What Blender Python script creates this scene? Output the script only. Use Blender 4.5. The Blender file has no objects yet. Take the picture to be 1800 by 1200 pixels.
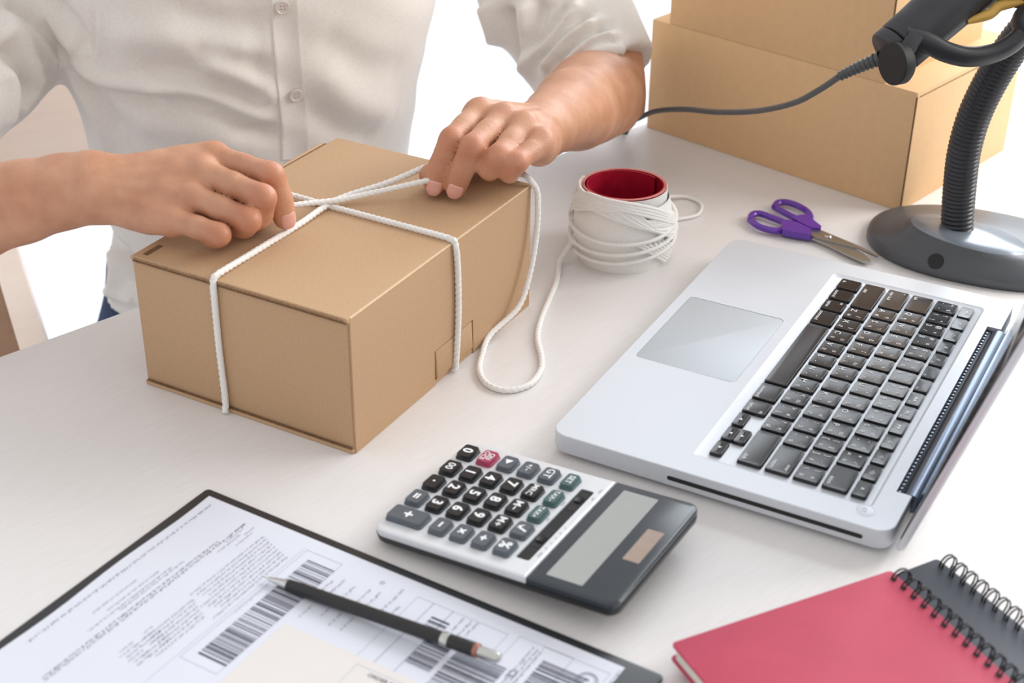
import bpy, bmesh, math, random
import numpy as np
from mathutils import Matrix, Vector

random.seed(7)
PI = math.pi
SC = bpy.context.scene
COL = SC.collection

# ------------------------------------------------------------------ camera
# all lengths below are millimetres with the table top at z = 0; MM turns them into metres
MM = 0.001
FPX, PITCH, ROLL, HCAM = 2661.53, 0.523304, 0.010638, 553.63
_c, _s = math.cos(PITCH), math.sin(PITCH)
_r0, _w, _u0 = Vector((1, 0, 0)), Vector((0, _c, -_s)), Vector((0, _s, _c))
_cr, _sr = math.cos(ROLL), math.sin(ROLL)
_r = _cr * _r0 + _sr * _u0
_u = -_sr * _r0 + _cr * _u0
cam_data = bpy.data.cameras.new('camera')
cam = bpy.data.objects.new('camera', cam_data)
COL.objects.link(cam)
cam.matrix_world = Matrix(((_r.x, _u.x, -_w.x, 0), (_r.y, _u.y, -_w.y, 0), (_r.z, _u.z, -_w.z, HCAM * MM), (0, 0, 0, 1)))
cam_data.sensor_width = 36.0
cam_data.lens = FPX / 1800 * 36
cam_data.clip_start = 0.05
cam_data.dof.use_dof = True
cam_data.dof.focus_distance = 1.09
cam_data.dof.aperture_fstop = 8.0
SC.camera = cam

# ------------------------------------------------------------------ world, light, exposure
world = bpy.data.worlds.new('world')
SC.world = world
world.use_nodes = True
world.node_tree.nodes['Background'].inputs[0].default_value = (1.0, 0.985, 0.97, 1)
world.node_tree.nodes['Background'].inputs[1].default_value = 0.63

def area(name, loc, aim, sx, sy, power, color):
    d = bpy.data.lights.new(name, 'AREA')
    d.shape = 'RECTANGLE'
    d.size, d.size_y, d.energy, d.color = sx, sy, power, color
    o = bpy.data.objects.new(name, d)
    COL.objects.link(o)
    o.location = loc
    o.rotation_euler = (Vector(aim) - Vector(loc)).to_track_quat('-Z', 'Y').to_euler()
    return o
area('window_daylight', (1.98, 3.7, 1.75), (0.1, 1.0, 0.0), 2.4, 2.0, 78, (0.86, 0.93, 1.0))
area('carton_side_fill', (1.75, 1.3, 0.95), (0.4, 1.25, 0.0), 1.0, 0.9, 21, (1.0, 0.97, 0.93))  # added lamp that brightens the cartons' right faces; no window stands there
SC.view_settings.view_transform = 'Standard'
SC.view_settings.look = 'None'
SC.view_settings.exposure = 0.42
SC.view_settings.gamma = 1.0
SC.view_settings.use_curve_mapping = False

# ------------------------------------------------------------------ measuring helpers
def ray(x, y):
    return _w + _r * ((x - 900) / FPX) - _u * ((y - 600) / FPX)
def U(x, y, z=0.0):            # the point seen at (x, y) at height z
    d = ray(x, y)
    return Vector((0, 0, HCAM)) + d * ((z - HCAM) / d.z)
def UD(x, y, dep):             # the point seen at (x, y) at a distance along the view axis
    return Vector((0, 0, HCAM)) + ray(x, y) * dep

# ------------------------------------------------------------------ scene graph helpers
def setp(o, label=None, cat=None, group=None, kind=None):
    if label: o['label'] = label
    if cat: o['category'] = cat
    if group: o['group'] = group
    if kind: o['kind'] = kind
    return o
def thing(name, label, cat, loc=(0, 0, 0), rotz=0.0, group=None, rotx=0.0):
    o = bpy.data.objects.new(name, None)
    COL.objects.link(o)
    o.empty_display_size = 0.02
    o.location = Vector(loc) * MM
    o.rotation_euler = (rotx, 0, rotz)
    return setp(o, label, cat, group)
def M_of(o):                    # local (mm) -> world (mm) of a thing
    return Matrix.Translation(Vector(o.location) / MM) @ o.rotation_euler.to_matrix().to_4x4()
def to_local(o, pts):
    mi = M_of(o).inverted()
    return [mi @ Vector(p) for p in pts]
def build(name, V, F, mat, parent=None, smooth=True, angle=35, loc=(0, 0, 0), label=None, kind=None):
    me = bpy.data.meshes.new(name)
    me.from_pydata([tuple(Vector(v) * MM) for v in V], [], [tuple(f) for f in F])
    me.materials.append(mat)
    bm = bmesh.new(); bm.from_mesh(me)
    bmesh.ops.recalc_face_normals(bm, faces=bm.faces)
    if smooth:
        lim = math.radians(angle)
        for e in bm.edges:
            e.smooth = not (len(e.link_faces) == 2 and e.calc_face_angle(0) > lim)
        for f in bm.faces: f.smooth = True
    bm.to_mesh(me); bm.free()
    o = bpy.data.objects.new(name, me)
    COL.objects.link(o)
    o.location = Vector(loc) * MM
    if parent: o.parent = parent
    setp(o, label=label, kind=kind)
    return o
def join(*parts):
    V, F = [], []
    for v, f in parts:
        n = len(V)
        V += list(v)
        F += [tuple(i + n for i in q) for q in f]
    return V, F
def xf(part, mat):
    return [mat @ Vector(v) for v in part[0]], part[1]
def rring(w, d, r, z, cx=0, cy=0, n=5, ins=0.0):
    w, d = w / 2 - ins, d / 2 - ins
    r = max(0.05, r - ins)
    P = []
    for k, (sx, sy) in enumerate(((1, 1), (-1, 1), (-1, -1), (1, -1))):
        for i in range(n):
            a = (k + i / (n - 1)) * PI / 2
            P.append(Vector((cx + sx * (w - r) + r * math.cos(a), cy + sy * (d - r) + r * math.sin(a), z)))
    return P
def loft(rings, cap0=True, cap1=True, closed=False):
    n = len(rings[0]); V = [p for r in rings for p in r]; F = []
    m = len(rings)
    for a in range(m if closed else m - 1):
        b = (a + 1) % m
        for i in range(n):
            j = (i + 1) % n
            F.append((a * n + i, a * n + j, b * n + j, b * n + i))
    if cap0 and not closed: F.append(tuple(range(n))[::-1])
    if cap1 and not closed: F.append(tuple((m - 1) * n + i for i in range(n)))
    return V, F
def slab(w, d, r, z0, z1, cx=0, cy=0, bev=0.0, n=5, bev0=0.0):
    R = []
    if bev0: R += [rring(w, d, r, z0, cx, cy, n, bev0), rring(w, d, r, z0 + bev0, cx, cy, n)]
    else: R += [rring(w, d, r, z0, cx, cy, n)]
    if bev:
        R += [rring(w, d, r, z1 - bev, cx, cy, n), rring(w, d, r, z1 - bev * .3, cx, cy, n, bev * .3), rring(w, d, r, z1, cx, cy, n, bev)]
    else: R += [rring(w, d, r, z1, cx, cy, n)]
    return loft(R)
def bbox(x0, x1, y0, y1, z0, z1, bev=0.6, seg=2):
    bm = bmesh.new()
    bmesh.ops.create_cube(bm, size=1)
    for v in bm.verts:
        v.co = Vector(((x0 + x1) / 2 + v.co.x * (x1 - x0), (y0 + y1) / 2 + v.co.y * (y1 - y0), (z0 + z1) / 2 + v.co.z * (z1 - z0)))
    if bev: bmesh.ops.bevel(bm, geom=list(bm.edges), offset=bev, segments=seg, affect='EDGES', profile=.5)
    V = [v.co.copy() for v in bm.verts]; F = [tuple(v.index for v in f.verts) for f in bm.faces]
    bm.free()
    return V, F
def fill(outer, holes, z):      # flat face with holes
    bm = bmesh.new(); E = []
    for L in [outer] + holes:
        vs = [bm.verts.new((p[0], p[1], z)) for p in L]
        E += [bm.edges.new((vs[i], vs[(i + 1) % len(vs)])) for i in range(len(vs))]
    bmesh.ops.triangle_fill(bm, use_beauty=True, use_dissolve=False, edges=E, normal=(0, 0, 1))
    bm.verts.index_update()
    V = [v.co.copy() for v in bm.verts]; F = [tuple(v.index for v in f.verts) for f in bm.faces]
    bm.free()
    return V, F
def walls(loop, z0, z1):
    return loft([[Vector((p[0], p[1], z)) for p in loop] for z in (z0, z1)], False, False)
def extrude(poly, z0, z1, holes=()):
    return join(fill(poly, list(holes), z0), fill(poly, list(holes), z1), walls(poly, z0, z1), *[walls(h, z0, z1) for h in holes])
def spline(P, step=3.0):        # Catmull-Rom, resampled
    P = [Vector(p) for p in P]
    Q = [2 * P[0] - P[1]] + P + [2 * P[-1] - P[-2]]
    out = []
    for i in range(1, len(Q) - 2):
        a, b, c, d = Q[i - 1:i + 3]
        n = max(2, int((c - b).length / step))
        for k in range(n):
            t = k / n
            out.append(.5 * ((2 * b) + (c - a) * t + (2 * a - 5 * b + 4 * c - d) * t * t + (3 * b - a - 3 * c + d) * t ** 3))
    out.append(P[-1])
    return out
def frames(P, closed=False):
    T = []
    for i in range(len(P)):
        a, b = (P[i - 1] if i or closed else P[0]), P[(i + 1) % len(P)] if (i + 1 < len(P) or closed) else P[-1]
        T.append((b - a).normalized())
    n = T[0].orthogonal().normalized(); R = []
    for t in T:
        n = (n - t * n.dot(t)).normalized()
        R.append((n, t.cross(n)))
    return T, R
def tube(P, rad, n=10, cap=True, prof=None, closed=False):
    P = [Vector(p) for p in P]
    T, R = frames(P, closed); rings = []; s = 0
    for i, p in enumerate(P):
        if i: s += (p - P[i - 1]).length
        r = rad(i / max(1, len(P) - 1)) if callable(rad) else rad
        a, b = R[i]
        rings.append([p + (a * math.cos(t) + b * math.sin(t)) * r * (prof(t, s) if prof else 1) for t in [2 * PI * k / n for k in range(n)]])
    return loft(rings, cap, cap, closed)
def twine(P, rad, pitch=13.0, n=9, step=1.3):
    return tube(spline(P, step), rad, n, prof=lambda t, s: .80 + .27 * abs(math.cos(1.5 * t - 3 * PI * s / pitch)))
def lathe(prof, n=32, cx=0, cy=0):
    return loft([[Vector((cx + r * math.cos(2 * PI * k / n), cy + r * math.sin(2 * PI * k / n), z)) for k in range(n)] for r, z in prof])

_glyph = {}
def glyph(s, bold=0.0):
    k = (s, bold)
    if k not in _glyph:
        c = bpy.data.curves.new('t', 'FONT'); c.body = s; c.size = 1; c.offset = bold
        c.resolution_u = 2; c.align_x = 'CENTER'; c.align_y = 'CENTER'
        o = bpy.data.objects.new('t', c); COL.objects.link(o)
        dg = bpy.context.evaluated_depsgraph_get()
        me = bpy.data.meshes.new_from_object(o.evaluated_get(dg))
        V = np.array([v.co[:] for v in me.vertices]).reshape(-1, 3)
        F = [tuple(p.vertices) for p in me.polygons]
        bpy.data.objects.remove(o); bpy.data.curves.remove(c); bpy.data.meshes.remove(me)
        if len(V):
            lo, hi = V.min(0), V.max(0)
            V = V - (lo + hi) / 2
        _glyph[k] = (V, F)
    return _glyph[k]
def text(s, x, y, h, z=0.0, bold=0.0, rot=0.0, w=None):   # h: cap size in mm
    V, F = glyph(s, bold)
    if not len(V): return [], []
    c, sn = math.cos(rot), math.sin(rot)
    return [Vector((x + (v[0] * c - v[1] * sn) * h, y + (v[0] * sn + v[1] * c) * h, z)) for v in V], F

# ------------------------------------------------------------------ materials
def srgb(r, g, b):
    f = lambda c: (c / 255 / 12.92) if c / 255 <= .04045 else ((c / 255 + .055) / 1.055) ** 2.4
    return (f(r), f(g), f(b), 1)
def mat(name, col, rough=.5, metal=0.0, noise=0.0, nscale=200, bump=0.0, bscale=400, coat=0.0, stretch=(1, 1, 1), sss=0.0, trans=0.0, spec=.5, sheen=0.0, col2=None):
    m = bpy.data.materials.new(name); m.use_nodes = True
    nt = m.node_tree; b = nt.nodes['Principled BSDF']
    b.inputs['Base Color'].default_value = col
    b.inputs['Roughness'].default_value = rough
    b.inputs['Metallic'].default_value = metal
    b.inputs['Coat Weight'].default_value = coat
    b.inputs['Specular IOR Level'].default_value = spec
    b.inputs['Sheen Weight'].default_value = sheen
    if sss:
        b.inputs['Subsurface Weight'].default_value = sss
        b.inputs['Subsurface Radius'].default_value = (1.0, .35, .18)
        b.inputs['Subsurface Scale'].default_value = .006
    if trans: b.inputs['Transmission Weight'].default_value = trans
    tc = nt.nodes.new('ShaderNodeTexCoord'); mp = nt.nodes.new('ShaderNodeMapping')
    mp.inputs['Scale'].default_value = stretch
    nt.links.new(tc.outputs['Object'], mp.inputs[0])
    nz = nt.nodes.new('ShaderNodeTexNoise'); nz.inputs['Scale'].default_value = nscale; nz.inputs['Detail'].default_value = 4
    nt.links.new(mp.outputs[0], nz.inputs[0])
    mx = nt.nodes.new('ShaderNodeMix'); mx.data_type = 'RGBA'
    k = 1 - noise
    mx.inputs[6].default_value = col2 if col2 else (col[0] * k, col[1] * k, col[2] * k, 1)
    mx.inputs[7].default_value = col if col2 else tuple(min(1, c * (1 + noise * .6)) for c in col[:3]) + (1,)
    cr = nt.nodes.new('ShaderNodeMapRange'); cr.inputs[1].default_value = .3; cr.inputs[2].default_value = .7
    nt.links.new(nz.outputs[0], cr.inputs[0]); nt.links.new(cr.outputs[0], mx.inputs[0])
    if noise or col2: nt.links.new(mx.outputs[2], b.inputs['Base Color'])
    if bump:
        n2 = nt.nodes.new('ShaderNodeTexNoise'); n2.inputs['Scale'].default_value = bscale; n2.inputs['Detail'].default_value = 3
        nt.links.new(mp.outputs[0], n2.inputs[0])
        bp = nt.nodes.new('ShaderNodeBump'); bp.inputs['Strength'].default_value = bump; bp.inputs['Distance'].default_value = .001
        nt.links.new(n2.outputs[0], bp.inputs['Height']); nt.links.new(bp.outputs[0], b.inputs['Normal'])
    return m
M = {}
M['table'] = mat('white_laminate', srgb(229, 226, 225), .42, noise=.035, nscale=60, bump=.05, bscale=300, stretch=(1, 14, 1))
M['floor'] = mat('white_floor', srgb(240, 243, 250), .35, noise=.01, nscale=3)
M['wall'] = mat('white_wall', srgb(244, 246, 250), .8, noise=.01, nscale=8)
M['kraft'] = mat('kraft_cardboard', srgb(189, 154, 119), .75, noise=.055, nscale=520, bump=.08, bscale=1100)
M['kraft_mid'] = mat('cut_board_edge', srgb(158, 122, 88), .9, noise=.2, nscale=500)
M['kraft_worn'] = mat('worn_kraft_fold', srgb(222, 196, 164), .85, noise=.12, nscale=300)
M['kraft_gap'] = mat('gap_shade_brown', srgb(120, 88, 60), .9, noise=.45, nscale=600)  # dark brown painted in for the shade inside gaps, slits and seams
M['kraft_far'] = mat('amber_cardboard', srgb(222, 183, 138), .75, noise=.03, nscale=120, bump=.04, bscale=700)
M['string'] = mat('white_cotton', srgb(238, 236, 233), .85, noise=.05, nscale=900, bump=.2, bscale=1500, sheen=.2)
M['paper'] = mat('white_paper', srgb(219, 222, 233), .7, noise=.01, nscale=30)
M['paper2'] = mat('cream_paper', srgb(224, 219, 216), .7, noise=.015, nscale=30)
M['pages'] = mat('page_edges', srgb(228, 224, 214), .8, noise=.12, nscale=50, stretch=(1, 1, 60))
M['ink'] = mat('printed_ink', srgb(120, 124, 142), .7, noise=.2, nscale=300)
M['ink_dark'] = mat('dark_printed_ink', srgb(72, 74, 92), .7, noise=.2, nscale=300)
M['ink_light'] = mat('pale_printed_ink', srgb(176, 181, 199), .7, noise=.1, nscale=300)
M['alu'] = mat('brushed_aluminium', srgb(212, 216, 223), .46, metal=.25, noise=.02, nscale=500, bump=.02, bscale=2500)
M['alu_pad'] = mat('trackpad_glass', srgb(190, 196, 202), .48, metal=.3, noise=.01, nscale=300)
M['key'] = mat('black_key_plastic', srgb(32, 31, 34), .22, noise=.05, nscale=100, spec=.4)
M['dark'] = mat('dark_gap', srgb(22, 22, 24), .6, noise=.1, nscale=200)
M['legend'] = mat('white_legend', srgb(246, 247, 250), .6, noise=.02, nscale=300)
M['lidglass'] = mat('black_display_glass', srgb(24, 26, 32), .12, noise=.05, nscale=50)
M['hinge'] = mat('hinge_sky_sheen', srgb(98, 108, 124), .25, metal=.6, noise=.05, nscale=60)  # blue-grey puts the sky's reflection into the colour of a black bar
M['calc_silver'] = mat('calculator_faceplate', srgb(226, 228, 232), .4, metal=.2, noise=.02, nscale=300)
M['calc_black'] = mat('calculator_black_shell', srgb(28, 29, 33), .32, noise=.05, nscale=100)
M['calc_panel'] = mat('calculator_display_panel', srgb(58, 64, 70), .2, noise=.03, nscale=80)
M['lcd'] = mat('lcd_window', srgb(168, 170, 168), .25, noise=.02, nscale=80)
M['solar'] = mat('solar_cell', srgb(168, 148, 136), .3, noise=.05, nscale=200)
M['ck_black'] = mat('calculator_key_black', srgb(26, 26, 29), .38, noise=.04, nscale=150)
M['ck_grey'] = mat('calculator_key_grey', srgb(88, 94, 102), .42, noise=.03, nscale=150)
M['ck_pink'] = mat('calculator_key_red', srgb(168, 62, 90), .42, noise=.03, nscale=150)
M['ck_teal'] = mat('calculator_key_teal', srgb(70, 98, 100), .42, noise=.03, nscale=150)
M['board'] = mat('black_board', srgb(44, 45, 49), .38, noise=.06, nscale=120)
M['pen_black'] = mat('pencil_barrel', srgb(32, 32, 34), .35, noise=.05, nscale=200)
M['chrome'] = mat('polished_metal', srgb(206, 206, 204), .22, metal=1.0, noise=.05, nscale=200)
M['copper'] = mat('copper_ring', srgb(170, 118, 102), .35, metal=.6, noise=.05, nscale=200)
M['red_cover'] = mat('red_cloth_cover', srgb(184, 62, 88), .6, noise=.06, nscale=40, bump=.1, bscale=900)
M['dark_cover'] = mat('charcoal_cover', srgb(46, 49, 60), .5, noise=.08, nscale=60, bump=.1, bscale=900)
M['wire'] = mat('black_wire', srgb(30, 30, 34), .25, metal=.3, noise=.05, nscale=300)
M['purple'] = mat('purple_plastic', srgb(98, 34, 172), .2, noise=.08, nscale=90, trans=.18, coat=.5)
M['blade'] = mat('steel_blade', srgb(176, 174, 170), .3, metal=.9, noise=.05, nscale=100)
M['rubber'] = mat('black_rubber_plastic', srgb(50, 50, 54), .42, noise=.05, nscale=100)
M['neck'] = mat('black_ribbed_tube', srgb(38, 39, 44), .30, noise=.05, nscale=100)
M['stand'] = mat('charcoal_stand_plastic', srgb(76, 78, 82), .36, noise=.04, nscale=60)
M['stand_top'] = mat('satin_grey_disc', srgb(128, 136, 146), .25, noise=.03, nscale=60, metal=.3)
M['amber'] = mat('amber_trigger', srgb(214, 170, 84), .3, noise=.05, nscale=100)
M['cable'] = mat('grey_cable', srgb(78, 80, 82), .5, noise=.05, nscale=100)
M['core_red'] = mat('red_printed_card', srgb(186, 22, 56), .4, col2=srgb(140, 8, 36), nscale=55)
M['core_edge'] = mat('pink_card_edge', srgb(222, 138, 128), .7, noise=.1, nscale=200)
M['wood'] = mat('pale_wood', srgb(250, 232, 218), .5, noise=.03, nscale=14, stretch=(1, 1, 9))
M['wood_shaded'] = mat('wood_shade_brown', srgb(150, 116, 90), .5, noise=.15, nscale=14, stretch=(1, 1, 9))  # pale wood painted as if in shade, for the chair boards; also button thread
M['skin'] = mat('skin', srgb(205, 155, 124), .46, sss=.10, noise=.10, nscale=45, bump=.35, bscale=900, col2=srgb(184, 128, 98))
def tint_skin(m):
    nt = m.node_tree; b = nt.nodes['Principled BSDF']; src = b.inputs['Base Color'].links[0].from_socket
    a = nt.nodes.new('ShaderNodeAttribute'); a.attribute_name = 'tint'
    x = nt.nodes.new('ShaderNodeMix'); x.data_type = 'RGBA'; x.inputs[7].default_value = srgb(188, 112, 82)
    g = nt.nodes.new('ShaderNodeMath'); g.operation = 'MULTIPLY'; g.inputs[1].default_value = .45
    nt.links.new(a.outputs['Fac'], g.inputs[0]); nt.links.new(g.outputs[0], x.inputs[0]); nt.links.new(src, x.inputs[6]); nt.links.new(x.outputs[2], b.inputs['Base Color'])
tint_skin(M['skin'])
M['nail'] = mat('fingernail', srgb(226, 170, 156), .28, noise=.04, nscale=100, coat=.3)
M['shirt'] = mat('cream_linen', srgb(230, 225, 219), .85, noise=.05, nscale=500, bump=.25, bscale=1400, sheen=.15)
M['button'] = mat('pearl_button', srgb(214, 206, 200), .3, noise=.04, nscale=200, coat=.3)
M['jeans'] = mat('blue_denim', srgb(38, 58, 92), .85, noise=.25, nscale=500)
M['hair'] = mat('dark_hair', srgb(36, 28, 24), .5, noise=.2, nscale=200)

# ------------------------------------------------------------------ the setting
FLOOR = -740
def room():
    V, F = bbox(-3000, 4200, -1500, 5400, FLOOR - 40, FLOOR, 0)
    setp(build('floor', V, F, M['floor'], smooth=False), kind='structure')
    # back wall with a wide window opening above the line of sight
    lo, hi, wx0, wx1, wz0, wz1 = -3000, 4200, 300, 3900, 60, 2300
    parts = [bbox(lo, hi, 5400, 5520, FLOOR - 40, wz0, 0), bbox(lo, hi, 5400, 5520, wz1, 2500, 0),
             bbox(lo, wx0, 5400, 5520, wz0, wz1, 0), bbox(wx1, hi, 5400, 5520, wz0, wz1, 0)]
    setp(build('wall_back', *join(*parts), M['wall'], smooth=False), kind='structure')
    V, F = bbox(-3120, -3000, -1500, 5400, FLOOR - 40, 2500, 0)
    setp(build('wall_left', V, F, M['wall'], smooth=False), kind='structure')
    bars = [bbox(wx0, wx1, 5420, 5490, wz0, wz0 + 50, 2), bbox(wx0, wx1, 5420, 5490, wz1 - 50, wz1, 2)]
    for k in range(4):
        x = wx0 + (wx1 - wx0 - 50) * k / 3
        bars.append(bbox(x, x + 50, 5422, 5488, wz0 + 50, wz1 - 50, 2))
    setp(build('window_1', *join(*bars), M['wall'], smooth=False), kind='structure')
    V, F = bbox(lo, hi, 5385, 5400, FLOOR, FLOOR + 90, 2)
    setp(build('baseboard_back', V, F, M['wall'], smooth=False), kind='structure')
room()

# ------------------------------------------------------------------ table
def table():
    A = Vector((-366, 930.6, 0)); ang = math.atan2(1376 - 930.6, 113.7 + 366)
    t = thing('desk', 'white laminate desk that everything is laid out on', 'desk', (A.x, A.y, FLOOR), ang)
    H = -FLOOR
    build('tabletop', *bbox(-620, 1250, -820, 0, H - 25, H, 1.5), M['table'], t)
    for x in (-560, 1190):
        for y in (-770, -50):
            build('leg', *slab(50, 50, 6, 0, H - 65, x, y), M['wall'], t)
    build('apron', *join(bbox(-560, 1190, -780, -762, H - 85, H - 25, 1), bbox(-560, 1190, -58, -40, H - 85, H - 25, 1)), M['wall'], t)
table()

# ------------------------------------------------------------------ shipping box in the middle
BANG = math.radians(60.95)
BO = Vector((-100.4, 811.6, 0))
def shipping_box():
    t = thing('cardboard_box', 'kraft cardboard box being tied up with white string in front of the person', 'box', BO, BANG)
    L, W, H, T = 234, 175, 100, 2.6
    # front wall (x=0 face) with a lip along the foot
    build('end_panel', *bbox(0, T, 1.5, W - 1.5, 1.0, H - 3.4, .5), M['kraft'], t)
    build('end_panel', *bbox(L - T, L, 1.5, W - 1.5, 1.0, H - 3.2, .5), M['kraft'], t)
    # right wall (y=0) with the cut-out lock tab along its foot
    tx0, tx1, tz = 98.5, 147.5, 27
    poly = [(1.2, .2), (tx0 - .9, .2), (tx0 - .9, tz + .5), (tx1 + 1.6, tz + .8), (tx1 + 2.2, .2), (L - 1.2, .2), (L - 1.2, H - 1.2), (1.2, H - 1.2)]
    V, F = extrude(poly, 0, T)
    build('side_panel', [Vector((v.x, v.z, v.y)) for v in V], F, M['kraft'], t)
    tab = bbox(tx0, tx1, -.6, T - 1, 5.5, tz, .4)
    V = [Vector((v.x, v.y - (.9 if v.z < 12 else 0) + (0.6 if v.x > 140 else 0), v.z)) for v in tab[0]]
    build('lock_tab', V, tab[1], M['kraft'], t)
    build('tab_gap', *bbox(tx0 - 1.0, tx1 + 2.3, 1.2, 1.6, 0.6, tz + .4, 0), M['kraft_gap'], t)  # dark sheet behind the slits, painted as their shade
    build('side_panel', *bbox(1.2, L - 1.2, W - T, W, .2, H - 1.2, .5), M['kraft'], t)
    build('bottom_panel', *bbox(-1.6, L - .5, .8, W - .2, 0, 3.4, .9), M['kraft'], t)
    # lid: its long edges fold round, its ends show the corrugation
    rings = []
    for x in (-.6, L * .33, L * .66, L + .4):
        dz = .5 * math.sin(x / L * 3)
        rings.append([Vector((x, y, z + (dz if z > H - 2 else 0))) for y, z in ((.1, H - 3.2), (.25, H - 1.4), (1.3, H - .3), (3, H), (W - 3, H), (W - 1.3, H - .3), (W - .25, H - 1.4), (W - .1, H - 3.2))])
    build('lid', *loft(rings), M['kraft'], t, angle=25)
    e = []
    for k in range(86):       # the open flutes along the two ends of the lid
        y = 4 + k * 1.96
        e.append(bbox(-.8 - .2 * random.random(), .4, y, y + 1.2, H - 2.7, H - 1.5 + .5 * random.random(), 0))
    build('corrugation', *join(*e), M['kraft_mid'], t, smooth=False, kind='stuff')
    build('fold_line', *bbox(-1.1, -.1, 2, W - 2, H - 4.1, H - 3.0, 0), M['kraft_gap'], t)
    build('fold_line', *bbox(-1.75, -.2, 2, W - 2, 3.5, 4.4, 0), M['kraft_gap'], t)
    build('worn_fold', *tube([Vector((x, .75, H - .85)) for x in (2, 60, 120, 180, L - 2)], .75, 6), M['kraft_worn'], t)
    build('dust_flap', *bbox(L * .3, L - 14, W + .9, W + 3.2, H - 30, H + .1, .4), M['kraft'], t)
    build('flap_gap', *bbox(L * .3, L - 12, W - .6, W + 1.0, H - 6, H - .6, 0), M['kraft_gap'], t)  # dark strip painted as the shade under the lid edge
    e = bbox(4, 20, W - 11, W - 7, H + .02, H + .3, 0)
    build('flap_slot', *e, M['kraft_gap'], t)
    return t
shipping_box()

def carton(name, label, O, ang, L, W, H, z0, flap):
    t = thing(name, label, 'box', (O[0], O[1], z0), ang, group='stacked cartons')
    T = 3.0
    build('end_panel', *bbox(0, T, .8, W - .8, 0, H - 1, .7), M['kraft_far'], t)
    build('end_panel', *bbox(L - T, L, .8, W - .8, 0, H - 1, .7), M['kraft_far'], t)
    build('side_panel', *bbox(.8, L - .8, 0, T, 0, H - 1, .7), M['kraft_far'], t)
    build('side_panel', *bbox(.8, L - .8, W - T, W, 0, H - 1, .7), M['kraft_far'], t)
    build('bottom_panel', *bbox(1, L - 1, 1, W - 1, 0, 3, .3), M['kraft_far'], t)
    if flap:
        build('flap', *bbox(.3, L * .5 - .5, .3, W - .3, H - 2.2, H, .7), M['kraft_far'], t)
        build('flap', *bbox(L * .5 + .5, L - .3, .3, W - .3, H - 2.2, H, .7), M['kraft_far'], t)
    build('corner_gap', *bbox(.1, 1.1, -.35, .6, 3, H - 4, 0), M['kraft_gap'], t)
    build('lid_line', *bbox(4, L * .93, -.25, .2, H - 5.0, H - 4.2, 0), M['kraft_gap'], t)
    return t
carton('large_carton', 'wide amber cardboard carton standing on the desk, lower of the stack at the right', (334, 1190.9), math.radians(47.6), 192, 279, 108, 0, True)
carton('small_carton', 'narrower amber cardboard carton resting on top of the wide carton', (311 + 0, 1212.0), math.radians(47.6), 170, 228, 118, 108, True)

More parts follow.
